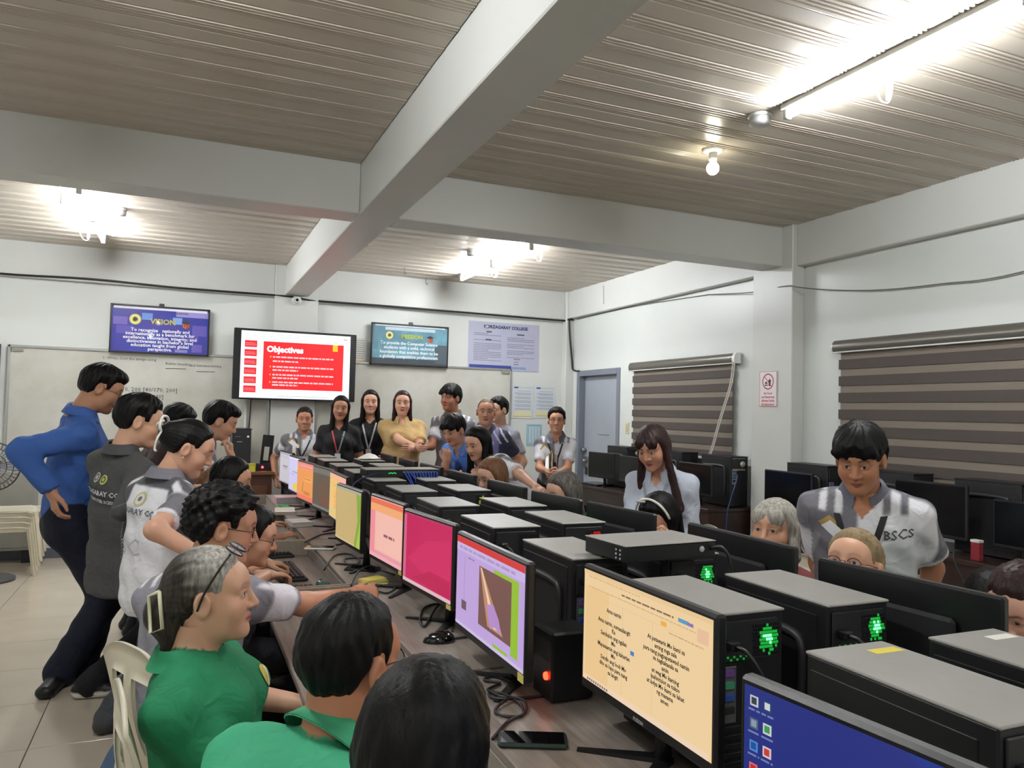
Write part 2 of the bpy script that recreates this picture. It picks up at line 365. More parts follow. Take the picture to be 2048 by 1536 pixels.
text('poster_text', 'To recognize   nationally and\ninternationally as a benchmark for\nexcellence, innovation, integrity, and\ndistinctiveness in bachelor\'s level\neducation taught from global\nperspective.', .047, flat((240,240,245)), t, (0,-.0025,-.103), bold=.0008, lh=.82)
text('poster_text', '& ACCOU', .025, flat((40,40,60)), t, (.20,-.0025,.185), bold=.001)
m_teal = mat('mission_print', (72,110,128), .2, col2=(128,178,196), vscale=2.6, coat=.3)
t, W, Hh = poster('framed_poster', 'teal and black framed poster with white mission statement', 1.944, 2.872, 2.052, 2.537, m_teal)
rects('poster_blocks', [(-.45,-.23,.45,-.16,(52,62,72)),(.30,-.20,.45,.02,(70,82,92)),(-.44,-.06,-.38,.2,(92,128,142)),(-.3,.165,.3,.2,(186,200,208)),(-.42,.21,.42,.23,(214,222,226))], t, .0012)
seal('seal_logo', t, -.25, .105, .045); cap_logo('cap_logo', t, .24, .085, .052)
text('poster_title', 'MISSION', .068, flat((178,186,40)), t, (.02,-.0025,.095), bold=.002)
text('poster_text', 'To provide the Computer Science\nstudents with a solid, technical\nfoundation that enables them to be\na globally competitive professionals', .049, flat((240,242,244)), t, (-.01,-.0025,-.06), bold=.0009, lh=1.05)
# college policy sheet
t = thing('college_poster', 'pale lilac college poster with two text columns and blue footer bar', 'poster', (3.62, YB-.006, 2.352)); 
MB().b2((-.47,-.001,-.295), (.47,.003,.295)).build('sheet', mat('lilac_sheet', (176,177,198), .5, var=.03), t)
rects('footer_bar', [(-.455,-.275,.10,-.235,(52,66,140)),(.10,-.275,.3,-.245,(130,150,190))], t, .0015)
seal('seal_logo', t, -.235, .235, .028, (60,66,110), (200,200,215))
text('poster_title', 'NORZAGARAY COLLEGE', .052, flat((54,58,92)), t, (.02,-.0025,.235), bold=.0025)
r_ = random.Random(3); it = []
for i, z in enumerate(np.linspace(.15, -.18, 17)):
    if i not in (2,3,5): it += words(-.40, -.02, z, .008, (122,122,140), r_, .95 if i % 5 else .5)
for i, z in enumerate(np.linspace(.115, -.13, 13)):
    if i % 4 != 3: it += words(.04, .42, z, .008, (122,122,140), r_, .97 if i % 5 else .6)
it += [(-.24,.165,-.17,.18,(70,70,88)),(-.25,.068,-.17,.083,(70,70,88)),(.17,.15,.27,.165,(70,70,88)),(.13,-.155,.22,-.145,(110,108,126)),(.14,-.19,.2,-.18,(150,110,120)),(.13,-.22,.2,-.21,(110,108,126))]
rects('poster_text', it, t, .0015)['kind'] = 'stuff'
# laminated sheets
for k, (x0, x1, z0, z1, lab) in enumerate(((3.745, 4.03, 1.472, 1.882, 'printed notice sheet with gold bands taped beside the whiteboard frame'), (4.05, 4.34, 1.482, 1.884, 'printed notice sheet with gold bands taped beside the corner column'))):
    t = thing('notice_sheet', lab, 'notice', ((x0+x1)/2, YB-.005, (z0+z1)/2), 0, 'notice sheets beside the whiteboard'); W, Hh = x1-x0, z1-z0
    MB().b2((-W/2,-.001,-Hh/2), (W/2,.002,Hh/2)).build('sheet', mat('notice_paper', (206,212,218), .3, coat=.3), t)
    it = [(-W/2+.02,Hh/2-.03,W/2-.02,Hh/2-.024,gold),(-W/2+.025,Hh/2-.038,-W/2+.08,Hh/2-.018,(60,84,160)),(-W/2+.02,-Hh/2+.02,W/2-.02,-Hh/2+.03,(210,180,70)),(W/2-.09,-Hh/2+.03,W/2-.03,-Hh/2+.045,(60,84,160)),(-W/2+.02,-Hh/2+.03,W/2-.02,-Hh/2+.09,(216,212,176))]
    for i, z in enumerate(np.linspace(Hh/2-.07, -Hh/2+.11, 20)):
        if i % 4 != 1: it += words(-W/2+.035+(.0 if i % 4 else .03), W/2-.03, z, .006, (140,146,160), r_)
    rects('print', it, t, .0015)
t = thing('wall_chart', 'small pale blue chart taped to the back wall below the notice sheets', 'notice', (4.057, YB-.005, 1.268))
MB().b2((-.105,-.001,-.133), (.105,.002,.133)).build('sheet', mat('chart_paper', (150,186,200), .4), t)
rects('print', [(-.085,-.10,.085,.11,(186,206,214))]+[(-.08+.04*i,-.095,-.075+.04*i,.105,(110,150,176)) for i in range(5)]+[(-.085,.11-.0,.085,.118,(90,140,170))], t, .0015)
t = thing('notice_card', 'small cream printed card half hidden behind the television', 'notice', (1.80, YB-.005, 2.2))
MB().b2((-.10,-.001,-.15), (.10,.002,.15)).build('sheet', mat('card_paper', (200,198,190), .5), t)
it = [(-.10,-.15,.10,-.12,(40,36,70)),(-.10,-.12,.10,-.105,(196,176,90))]
for z in np.linspace(.12,-.08,9): it += words(-.08, .085, z, .007, (120,118,120), r_)
rects('print', it, t, .0015)
# picture frame at the far end of the wall
t = thing('wall_frame', 'narrow black framed certificate at the end of the whiteboard', 'framed certificate', (-1.83, YB-.03, 1.75))
MB().b2((-.19,-.012,-.33), (.19,.022,.33), .004).build('frame', mat('black_frame'), t); MB().b2((-.165,-.0145,-.305), (.165,-.011,.305)).build('sheet', mat('cream_paper', (206,200,180), .5), t)

# television
tvx, tvz = (.462+1.752)/2, 1.988; TVW, TVH = 1.29, .752
t = thing('television', 'large wall television showing a red slide titled Objectives', 'television', (tvx, 8.56, tvz))
t.rotation_euler = (.0, 0, 0)
MB().b2((-TVW/2,-.002,-TVH/2), (TVW/2,.045,TVH/2), .006).build('casing', mat('tv_plastic', (16,17,19), .25), t)
MB().b2((-.2,.045,-.15), (.2,.11,.15), .01).build('wall_bracket', mat('dark_metal', (40,40,42), .5, .5), t)
sx0, sx1, sz0, sz1 = -.572, .578, -.358, .352
sc = MB().quad((sx0,-.0026,sz0), (sx1,-.0026,sz0), (sx1,-.0026,sz1), (sx0,-.0026,sz1)).build('screen', emi((246,252,252), 1.35), t)
it = [(-.345,-.262,.505,.248,(236,28,36))]
for i in range(6): z = .25-.096*i; it.append((-.535,z-.072,-.41,z,(226,40,52)))
it += [(.385,.175,.44,.248,(250,196,30)),(.50,.305,.545,.315,(240,120,130)),(-.38,.10,-.375,.25,(180,190,190))]
for z in (.322,.300,.275): it += words(-.54, .1 if z < .31 else .45, z, .006, (190,198,200), r_)
it += words(-.2, .35, -.335, .008, (170,178,180), r_)
for i in range(6):
    z = .25-.096*i; it += words(-.525, -.43, z-.03, .006, (250,150,150), r_); it += words(-.525, -.42, z-.048, .006, (250,150,150), r_)
bz = [.085,.04,-.02,-.055,-.105,-.14,-.185,-.215]
for i, z in enumerate(bz):
    it += words(-.245, .40 if i % 2 == 0 else .02, z, .016, (255,196,200), r_)
    if i % 2 == 0: it.append((-.275,z-.008,-.262,z+.008,(250,190,60)))
rects('slide', it, sc, .0034, glow=1.25)
text('slide_title', 'Objectives', .088, emi((255,250,250), 1.5), sc, (-.31,-.0042,.165), align='LEFT', bold=.004)
# tv cable trunk and cords
MB().b2((.60, YB-.062, .75), (.625, YB-.04, 1.61), .003).build('cable_trunk', mat('wall_paint'), None, label='thin white cable trunk below the television', cat='cable trunk')
MB().tube(smooth_curve([(.66,8.62,1.62), (.665,8.72,1.5), (.655,8.72,1.2), (.66,8.70,.9)]), .006, 6).build('tv_cord', mat('black_rubber', (18,18,19), .5), None, label='black cord hanging straight down below the television', cat='cord')
# security camera dome
t = thing('security_camera', 'small white dome camera under the long ceiling beam', 'camera', (1.10, YB-.085, 2.712))
M = Mx((0,0,0), rx=PI/2)
MB().lathe([(.052,0),(.052,.02),(.044,.03)], 20, M=M).build('mount_ring', m_white_pl, t)
MB().lathe([(.040,.03),(.036,.055),(.02,.066),(.003,.067)], 20, M=M).build('camera_ball', mat('grey_white_plastic'), t)
MB().lathe([(.017,.060),(.016,.071),(.003,.072)], 16, M=M).build('lens', mat('lens_black', (8,8,9), .1), t)
# wall cables
m_cab = mat('black_cable', (24,24,26), .45)
cp = [at(0,547,Y=YB-.07), at(180,558,Y=YB-.07), at(360,576,Y=YB-.07), at(545,590,Y=YB-.075), at(592,595,Y=YB-.10), at(632,602,Y=YB-.075), at(760,611,Y=YB-.07), at(940,626,Y=YB-.07), at(1120,641,Y=YB-.07), at(1136,639,Y=YB-.13), at(1146,640,Y=YB-.13)]
cp = [Vector((-2.2,YB-.07,2.80))]+cp+[Vector((4.45,YB-.135,2.70)), Vector((4.50,YB-.14,2.2)), Vector((4.51,YB-.16,2.10)), Vector((4.52,DY1-.05,2.075))]
MB().tube(smooth_curve(cp, 5), .011, 7).build('wall_cable', m_cab, None, label='black cable running along the back wall below the ceiling down to the door', cat='cable')
cp = [Vector((4.52,8.55,2.735)), Vector((4.52,7.2,2.74)), Vector((4.52,6.0,2.70)), at(1420,589,X=4.50), at(1500,585,X=4.46), at(1572,572,X=4.395), at(1600,575,X=4.395), at(1660,580,X=4.51), at(1760,580,X=4.51), at(1880,568,X=4.51), at(2048,543,X=4.51), Vector((4.51,1.8,2.60))]
MB().tube(smooth_curve(cp, 6), .0045, 6).build('wall_cable', mat('grey_cable', (110,110,106), .5), None, label='thin grey cable sagging along the window wall above the blinds', cat='cable')
# no food sign on the column
t = thing('no_food_sign', 'white sign with a red no food symbol on the wall column', 'sign', (4.40, 4.955, 1.782), -PI/2)
MB().b2((-.10,-.003,-.143), (.10,.003,.143), .001).build('sheet', mat('sign_white', (228,226,226), .35), t)
mb = MB(); M = Mx((0,-.0035,.06), rx=PI/2); red = flat((196,44,56))
for k in range(28):
    a0, a1 = 2*PI*k/28, 2*PI*(k+1)/28
    mb.add([(.066*math.cos(a0),.066*math.sin(a0),0),(.066*math.cos(a1),.066*math.sin(a1),0),(.056*math.cos(a1),.056*math.sin(a1),0),(.056*math.cos(a0),.056*math.sin(a0),0)], [(0,1,2,3)], red, M=M)
mb.add([(-.045,.04,.0004),(.04,-.045,.0004),(.045,-.04,.0004),(-.04,.045,.0004)], [(0,1,2,3)], red, M=M)
mb.build('ban_symbol', None, t)
dk = (58,52,60); mb = MB(); M = Mx((0,-.0032,.055), rx=PI/2)
mb.prism([(.008,-.032),(.03,-.032),(.034,.02),(.004,.02)], .0002, flat(dk), M=M); mb.prism([(.017,.02),(.021,.02),(.024,.038),(.020,.038)], .0002, flat(dk), M=M)
mb.prism([(-.038,-.030),(-.004,-.030),(-.004,-.020),(-.038,-.020)], .0002, flat(dk), M=M); mb.prism([(-.036,-.014),(-.006,-.014),(-.012,.004),(-.03,.004)], .0002, flat(dk), M=M); mb.build('food_symbol', None, t)
text('sign_text', 'No Food\nand Beverages\nallowed inside\nthe laboratory', .026, flat((190,60,70)), t, (0,-.0036,-.082), bold=.0008, lh=1.15)
M_ = MB(); [M_.b2(lo, hi) for lo, hi in (((-.10,-.0034,-.143),(-.097,-.003,.143)),((.097,-.0034,-.143),(.10,-.003,.143)),((-.10,-.0034,.14),(.10,-.003,.143)),((-.10,-.0034,-.143),(.10,-.003,-.14)))]; M_.build('sign_border', red, t)
# light switch
t = thing('light_switch', 'cream light switch plate between the door and the striped blind', 'switch', (XR-.004, 7.32, 1.40), -PI/2)
MB().b2((-.036,-.006,-.06), (.036,.004,.06), .003).build('plate', mat('cream_plastic', (212,204,166), .4), t)
for z in (-.03,0,.03): MB().b2((-.012,-.011,z-.011), (.012,-.005,z+.011), .002).build('rocker', mat('cream_plastic2', (196,186,140), .4), t)

# striped roller blinds
def blind(label, y0, y1, z0, z1, cord_side=None):
    t = thing('roller_blind', label, 'window blind', (XR-.045, (y0+y1)/2, 0), -PI/2, 'striped roller blinds')
    W = y1-y0; vz = z1-.09
    prof = [(0,0),(-.05,0),(-.066,.012),(-.07,.035),(-.066,.062),(-.05,.085),(-.03,.09),(0,.09)]
    M = Matrix.Translation((-W/2-.03, .03, vz)) @ Matrix(((0,0,1,0),(1,0,0,0),(0,1,0,0),(0,0,0,1)))
    MB().prism(prof, W+.06, M=M, smooth=True).build('valance', mat('blind_valance', (106,102,94), .28, .3, spec=.6), t)
    MB().b2((-W/2-.03,-.038,vz-.008), (W/2+.03,.0,vz+.002), .002).build('valance_rail', mat('rail_white', (206,206,202), .3), t)
    M2 = Matrix.Translation((W/2+.03, .03, vz-.004)) @ Matrix(((0,0,1,0),(1,0,0,0),(0,1,0,0),(0,0,0,1)))
    pr2 = [(a*1.06, b*1.06) for a, b in prof]
    if cord_side: MB().prism(pr2, .035, M=M2).build('end_cap', m_white_pl, t)
    M3 = Matrix.Translation((-W/2-.042, .03, vz-.002)) @ Matrix(((0,0,1,0),(1,0,0,0),(0,1,0,0),(0,0,0,1)))
    MB().prism(prof, .012, M=M3).build('end_cap', mat('rail_white'), t)
    ma = mat('blind_dark', (76,68,64), .8, var=.10, vscale=30, stretch=(1,1,14)); mb_ = mat('blind_light', (124,114,102), .8, var=.08, vscale=30, stretch=(1,1,14))
    n = 2*round((vz-z0)/.122); h = (vz-z0)/n
    mA = MB().b2((-W/2,-.002,-h*.58), (W/2,.002,h*.58)).mesh('fabric_band', ma); mB = MB().b2((-W/2+.012,.006,-h*.55), (W/2-.012,.009,h*.55)).mesh('fabric_band', mb_)
    for k in range(n):
        o = link('fabric_band', mB if k % 2 == 0 else mA, t); o.location = (0, 0, vz-h*(k+.5))
    MB().b2((-W/2,-.010,z0-.02), (W/2,.010,z0+.004), .003).build('bottom_bar', mat('rail_white'), t)
    return t, W, vz
t, W, vz = blind('brown striped roller blind with white end cap and pull cord beside the door', 5.50, 7.16, 1.17, 2.115, 1)
for dx in (-.012,.012):
    MB().tube(smooth_curve([(W/2+.045+dx,-.03,vz), (W/2+.03+dx,-.05,vz-.2), (W/2-.08+dx,-.07,vz-.5), (W/2-.17+dx,-.09,vz-.78), (W/2-.26+dx,-.10,vz-.92), (W/2-.28+dx*1.4,-.12,vz-1.12)]), .005, 6).build('pull_cord', mat('cord_white', (214,208,196), .6), t)
t, W, vz = blind('wide brown striped roller blind behind the boy in the lettered polo', 1.6, 4.30, 1.06, 2.135)
# strings hanging at wall beam
for (px, py0, py1) in ((1207,571,608),(1162,0,0)):
    if py0: a, b_ = at(px, py0, X=4.44), at(px, py1, X=4.44); MB().tube([a, b_], .003, 5).build('wall_crack', mat('crack_grey', (140,142,138), .8), None, label='thin grey vertical wire on the wall beam above the door', cat='wire')

# ============================================================ computer desks in the middle
m_wood = mat('desk_laminate', (150,139,130), .42, col2=(116,106,98), vscale=6.0, stretch=(9,.7,3), bump=.05, bscale=40)
m_wood_e = mat('desk_edge', (150,140,128), .45, var=.08, stretch=(9,.7,3))
DESK = .75; KB = .665
def make_desk():
    """long side along y (0..1.24); users sit on the -x side; x=0 is the middle of the double row"""
    t = thing('computer_desk', 'x', 'desk'); L = 1.235
    def bd(name, lo, hi, m=m_wood, ch=.003): return MB().b2(lo, hi, ch).build(name, m, t)
    bd('monitor_shelf', (-.60,0,DESK-.025), (0,L,DESK)); bd('shelf_riser', (-.60,0,KB), (-.585,L,DESK-.025), m_wood_e)
    bd('keyboard_shelf', (-.945,.018,KB-.022), (-.585,L-.018,KB)); bd('modesty_panel', (-.12,.02,.12), (-.10,L-.02,DESK-.025))
    bd('foot_rail', (-.55,.02,.10), (-.53,L-.02,.18))
    for y in (0, L-.018):
        pr = [(-.92,0),(0,0),(0,DESK-.025),(-.60,DESK-.025),(-.60,DESK+.0)]
        pr += [(-.60-.26-.07*math.sin(a), DESK-.07+.07*math.cos(a)) for a in np.linspace(0, PI/2, 7)]+[(-.93,KB-.05),(-.92,KB-.2)]
        M = Matrix.Translation((0,y,0)) @ Matrix(((1,0,0,0),(0,0,-1,.018),(0,1,0,0),(0,0,0,1)))
        MB().prism(pr, .018, M=M).build('end_panel', m_wood_e, t)
    return t
XM = 1.31; DY = [-.29+1.25*k for k in range(6)]
d0 = make_desk(); names_l = ['under the blue desktop monitor','under the monitor with the cream prayer page','under the magenta screen monitor','under the tan and green screen monitor','under the brown picture monitor','under the grey document monitor at the far end']
names_r = ['under the monitor backs nearest the white-stickered monitor end','in front of the woman with round glasses','in front of the grey haired woman','in front of the woman with the white headband','in front of the brown haired woman','at the far end by the network switch']
for k, y in enumerate(DY):
    o = d0 if k == 0 else dup(d0)
    o.location = (XM-.004, y, 0); o['label'] = 'grey-brown laminate computer desk '+names_l[k]; o['group'] = 'laminate computer desks in the double row'
for k, y in enumerate(DY):
    o = dup(d0, (XM+.004, y+1.235, 0), PI); o['label'] = 'grey-brown laminate computer desk '+names_r[k]

# ============================================================ monitors
m_blk = mat('black_plastic', (20,20,22), .38, var=.15, vscale=20); m_blk2 = mat('black_plastic_matt', (26,26,29), .55, bump=.03, bscale=200)
m_offscr = mat('screen_off', (10,12,15), .16, spec=.5)
def monitor(label, loc, rotz, w=.5, h=.295, zt=.40, neck=.10, foot=(.13,-.02), content=None, lit=True, group='monitors in the middle double row', sticker=False, brand=None, chin=.022, tilt=0.0, round_base=False, ytag=False):
    t = thing('monitor', label, 'monitor', loc, rotz, group); zb = zt-h
    M = Matrix.Translation((0,0,zt-h/2)) @ Euler((tilt,0,0)).to_matrix().to_4x4() @ Matrix.Translation((0,0,-(zt-h/2)))
    MB().b2((-w/2,-.012,zb), (w/2,.014,zt), .006, M=M).build('casing', m_blk, t)
    MB().b2((-w*.30,.014,zb+.04), (w*.30,.034,zt-.07), .012, M=M).build('rear_housing', m_blk2, t)
    bz = .011; x0, x1, z0, z1 = -w/2+bz, w/2-bz, zb+chin, zt-bz
    sc = MB().quad((x0,-.0126,z0), (x1,-.0126,z0), (x1,-.0126,z1), (x0,-.0126,z1), M=M).build('screen', m_offscr if not lit else emi(content[0], .95), t)
    if lit and content:
        sc.data.materials.clear(); sc.data.materials.append(emi(content[0], content[3] if len(content) > 3 else .95))
        g = content[3] if len(content) > 3 else .95
        if content[1]:
            mb = MB()
            for k, (pts, c) in enumerate(content[1]):
                mb.add([(x0+u*(x1-x0), -.0131-k*1.5e-5, z0+v*(z1-z0)) for u, v in pts], [tuple(range(len(pts)))], emi(c, g), M=M)
            mb.build('screen_image', None, sc)
        for (s, u, v, size, c, al) in content[2]:
            o = text('screen_text', s, size, emi(c, g) if max(c) > 90 else flat(c), sc, (x0+u*(x1-x0), -.0148, z0+v*(z1-z0)), align=al, res=1, bold=size*.03)
    MB().tube([(0,neck,.008), (0,neck,zb*.6), (0,.03,zt-h*.55)], [.021,.017,.014], 8).build('stand_neck', m_blk, t)
    if round_base: MB().lathe([(.10,0),(.10,.008),(.03,.016)], 24, c=(0,neck,0)).build('stand_foot', m_blk, t)
    else:
        for sgn in (-1,1):
            MB().add(*bar((0,neck+.01), (sgn*foot[0], foot[1]), .035, .014, .012, .006)).build('stand_foot', m_blk, t)
    if sticker: MB().b2((-w/2+.02,.0142,zb+.07), (-w/2+.095,.0147,zb+.18)).build('paper_label', mat('label_paper', (206,206,206), .6, var=.05, vscale=60), t)
    if ytag: MB().b2((w/2-.045,-.0131,zb+.001), (w/2-.008,-.0124,zb+chin-.003)).build('bezel_tag', flat((224,208,110)), t)
    if brand: text('brand_mark', brand, .011, flat((190,190,190)), t, (.0,-.0128,zb+.010), bold=.0004)
    return t
def bar(a, b, w0, w1, h0, h1):
    a, b = Vector((*a,0)), Vector((*b,0)); d = (b-a).normalized(); n = Vector((-d.y,d.x,0))
    vs = [a+n*w0/2, a-n*w0/2, b-n*w1/2, b+n*w1/2]; vs = vs+[v+Vector((0,0,h0 if i < 2 else h1)) for i, v in enumerate(vs)]
    return vs, [(0,1,2,3)[::-1],(4,5,6,7)[::-1][::-1],(0,4,5,1)[::-1],(1,5,6,2)[::-1],(2,6,7,3)[::-1],(3,7,4,0)[::-1]]
def R(u0,v0,u1,v1,c): return ([(u0,v0),(u1,v0),(u1,v1),(u0,v1)], c)
def WR(u0, u1, v, h, c, fill=1.0): return [R(a,b,c_,d_,e) for a, b, c_, d_, e in words(u0, u1, v, h, c, r_, fill)]
r_ = random.Random(11)
CON = {}
CON[1] = ((208,202,212), [R(0,.93,1,1,(180,176,190)), R(0,0,1,.04,(170,168,180))]+WR(.1,.9,.86,.012,(150,146,160))+WR(.3,.7,.55,.05,(110,108,128))+WR(.35,.65,.48,.03,(150,148,160)), [])
CON[2] = ((214,208,246), [R(0,.95,1,1,(236,230,250)), ([(.35,.06),(.6,.04),(.78,.12),(.75,.24),(.55,.28),(.38,.2)],(240,214,90)), R(.55,.66,.9,.76,(226,222,180)), R(0,0,1,.035,(190,180,226))]+WR(.3,.9,.58,.03,(150,146,200))+WR(.2,.45,.5,.02,(160,156,205)), [])
CON[3] = ((244,158,84), [R(0,.84,1,1,(240,142,128)), R(0,0,1,.12,(240,120,98)), R(.42,.50,.9,.62,(250,176,92)), R(.40,.14,.80,.26,(226,140,70)), ([(.3,.2),(.36,.5),(.4,.5),(.37,.2)],(196,134,72))]+WR(.2,.9,.92,.03,(250,180,170))+WR(.45,.85,.58,.03,(206,120,60))+WR(.42,.8,.2,.03,(200,110,54)), [])
CON[4] = ((118,100,88), [R(0,.86,1,1,(134,134,124)), R(0,0,1,.06,(150,152,146)), ([(.3,.3),(.7,.34),(.8,.6),(.5,.7),(.3,.55)],(134,98,74)), ([(.45,.12),(.9,.15),(.85,.32),(.4,.3)],(150,90,74))], [], .6)
CON[5] = ((246,200,120), [R(0,.9,1,1,(250,186,150)), R(.55,.84,1,.93,(250,180,170)), R(0,0,1,.03,(206,196,170)), ([(.3,.2),(.6,.3),(.7,.7),(.35,.62)],(244,186,110)), R(.12,.1,.3,.22,(206,208,150)), R(.7,.3,.85,.45,(220,206,150))]+WR(.25,.75,.75,.025,(214,160,100))+WR(.25,.7,.5,.02,(220,166,110)), [])
CON[6] = ((206,180,122), [R(0,.95,1,1,(178,176,150)), ([(.78,0),(1,0),(1,.95),(.82,.95),(.9,.5)],(140,176,66)), ([(.86,0),(1,0),(1,.5)],(176,204,92)), R(0,0,.8,.03,(210,196,150))], [])
CON[7] = ((248,186,174), [R(0,.90,1,.985,(240,120,92)), R(0,.78,1,.90,(250,178,120)), R(0,.06,.16,.78,(246,150,160)), R(.16,.06,1,.12,(240,160,170)), R(.2,.14,1,.76,(252,196,182)), R(0,0,1,.06,(246,180,190))]+WR(.45,.78,.42,.045,(150,104,104)), [])
CON[8] = ((206,42,98), [R(0,0,1,.05,(226,190,200)), R(0,.05,.06,.97,(214,110,140)), ([(.1,.35),(.5,.7),(.98,.8),(.98,.3),(.5,.2)],(214,50,104)), ([(.2,.1),(.6,.3),(.98,.28),(.98,.06)],(196,36,88)), R(.02,.97,1,1,(190,60,100))], [])
CON[9] = ((196,168,226), [R(.0,.93,1,1,(216,62,60)), R(.0,.84,1,.93,(206,186,236)), R(.84,.08,.93,.82,(150,196,52)), R(.6,.74,.84,.82,(150,196,52)), R(.38,.16,.84,.78,(122,86,80)), R(.10,.2,.18,.30,(110,90,96)), ([(.39,.77),(.42,.77),(.62,.42),(.74,.2),(.52,.2),(.47,.4)],(196,142,110)), ([(.40,.77),(.42,.76),(.60,.36),(.66,.22),(.58,.22),(.5,.5)],(244,214,186)), ([(.5,.42),(.6,.46),(.68,.34),(.72,.2),(.62,.24),(.56,.19),(.53,.3)],(186,146,206)), R(.6,.04,.8,.07,(150,196,52)), R(0,0,1,.035,(206,196,230))]+WR(.2,.3,.8,.012,(120,110,140))+[R(.14,.3,.146,.8,(150,140,170))]+WR(.05,.9,.885,.03,(176,156,206)), [])
pr_l = 'Ama namin\n\nAma namin, sumasalangit\nKa\nSambahin ang ngalan\nMo\nMapasaamin ang kaharian\nMo\nSundin ang loob Mo\ndito sa lupa para nang\nsa langit'
pr_r = 'At patawarin Mo kami sa\naming mga sala\npara nang pagpapatawad namin\nsa nagkakasala sa\namin\nat wag Mo kaming\nipahintulot sa tukso\nat iadya Mo kami sa lahat\nng masama\namen'
CON[10] = ((247,214,164), [R(.02,.0,.98,.045,(246,218,190)), R(.02,.05,.24,.86,(244,206,150)), R(.36,.06,.362,.80,(214,182,138)), R(.60,.06,.602,.8,(220,188,146)), R(.20,.79,.82,.792,(222,190,146)), R(.78,.885,.85,.915,(96,160,200)), R(.84,.885,.88,.91,(140,120,190)), R(.66,.80,.70,.835,(246,180,80)), R(.43,.44,.46,.475,(84,130,196)), R(.905,.80,.975,.90,(240,196,160)), R(0,.965,1,1,(240,206,156))]+WR(.05,.5,.95,.012,(226,190,140))+WR(.35,.75,.90,.014,(130,110,90))+WR(.05,.9,.86,.01,(222,186,140))+WR(.72,.95,.77,.01,(210,172,130))+[R(.05+.02*i,.012,.062+.02*i,.033,(120,110,100)) for i in range(10)], [(pr_l,.29,.45,.0145,(58,50,44),'CENTER'),(pr_r,.70,.45,.0135,(58,50,44),'CENTER')])
ic = [((60,70,80),(220,220,225)),((230,230,235),(40,80,120)),((150,170,190),(90,110,130)),((70,170,90),(230,230,235)),((40,90,170),(90,150,220)),((220,70,70),(240,220,220)),((206,50,60),(240,120,120)),((200,80,90),(90,120,200)),((40,130,210),(80,200,220)),((240,220,110),(250,240,180)),((230,230,235),(150,160,180)),((200,210,230),(120,130,160))]
ii = []
for k, (c1, c2) in enumerate(ic):
    u = .022+.048*(k % 2); v = .955-.118*(k//2); ii += [R(u,v-.055,u+.030,v,c2), R(u+.005,v-.045,u+.024,v-.009,c1)]+WR(u-.006,u+.036,v-.075,.010,(130,140,200))
CON[11] = ((44,54,140), [([(.5,1),(1,1),(1,.4),(.7,.7)],(40,62,152)), ([(.55,.0),(.9,.45),(1,.5),(1,0)],(52,84,170)), ([(0,.3),(.4,.0),(0,0)],(40,44,128)), R(0,0,1,.05,(30,34,70))]+ii, [], .8)
LEFT = {1:(.85,7.19,6.71,95,.49),2:(.835,6.46,5.97,94,.49),3:(.83,5.86,5.38,96,.48),4:(.862,5.33,4.86,96,.48),5:(.865,4.84,4.32,90,.52),6:(.775,4.02,3.585,95,.44),7:(.835,3.50,3.06,95,.44),8:(.845,2.94,2.48,96,.465),9:(.834,2.35,1.79,90,.55),10:(.972,1.752,1.215,90,.54),11:(.82,.93,.40,96,.54)}
LL = {1:'grey document page',2:'lavender page with a yellow flower',3:'orange slide',4:'dim brown picture',5:'yellow page with small print',6:'tan and green slide',7:'pink page with an orange top bar',8:'plain magenta slide',9:'purple page with a rocket picture and green bracket',10:'cream page of a prayer in two columns',11:'dark blue desktop with rows of icons'}
for k, (x, y0, y1, ang, wd) in LEFT.items():
    monitor('black monitor showing a '+LL[k], (x, (y0+y1)/2, DESK), math.radians(ang-180), wd, .31 if k in (9,10,11) else .293, .40, neck=.055 if k == 10 else .09, foot=(.12,-.10) if k == 10 else (.13,-.03), content=CON[k], brand='FUZION' if k == 10 else None, chin=.026 if k >= 9 else .02, ytag=k in (5,7,8,9), round_base=(k == 8 and False))
# yellow stickers on the lower bezel corners
RIGHT = [(1.70,1.06,.52,92,.53,'beside the tower with a pale sticker'),(1.668,1.64,1.14,95,.50,'with a printed label, below the round glasses'),(1.71,2.33,1.79,89,.54,'in front of the silver haired woman'),(1.69,3.00,2.56,96,.46,'in front of the woman with the white headband'),(1.64,3.49,3.06,95,.44,'in front of the greying dark haired woman'),(1.64,4.13,3.63,91,.50,'in front of the brown haired woman'),(1.64,4.86,4.36,90,.50,'in front of the leaning girl'),(1.64,5.50,5.02,91,.48,'in front of the youth in blue shirt and tie'),(1.64,6.12,5.64,90,.48,'behind the network switch'),(1.64,6.75,6.27,90,.48,'at the far end of the desk row')]
for k, (x, y0, y1, ang, wd, lab) in enumerate(RIGHT):
    monitor('black monitor seen from behind '+lab, (x, (y0+y1)/2, DESK), math.radians(ang), wd, .295, .40, neck=.045, foot=(.12,-.12), lit=False, sticker=k in (1,2,3))

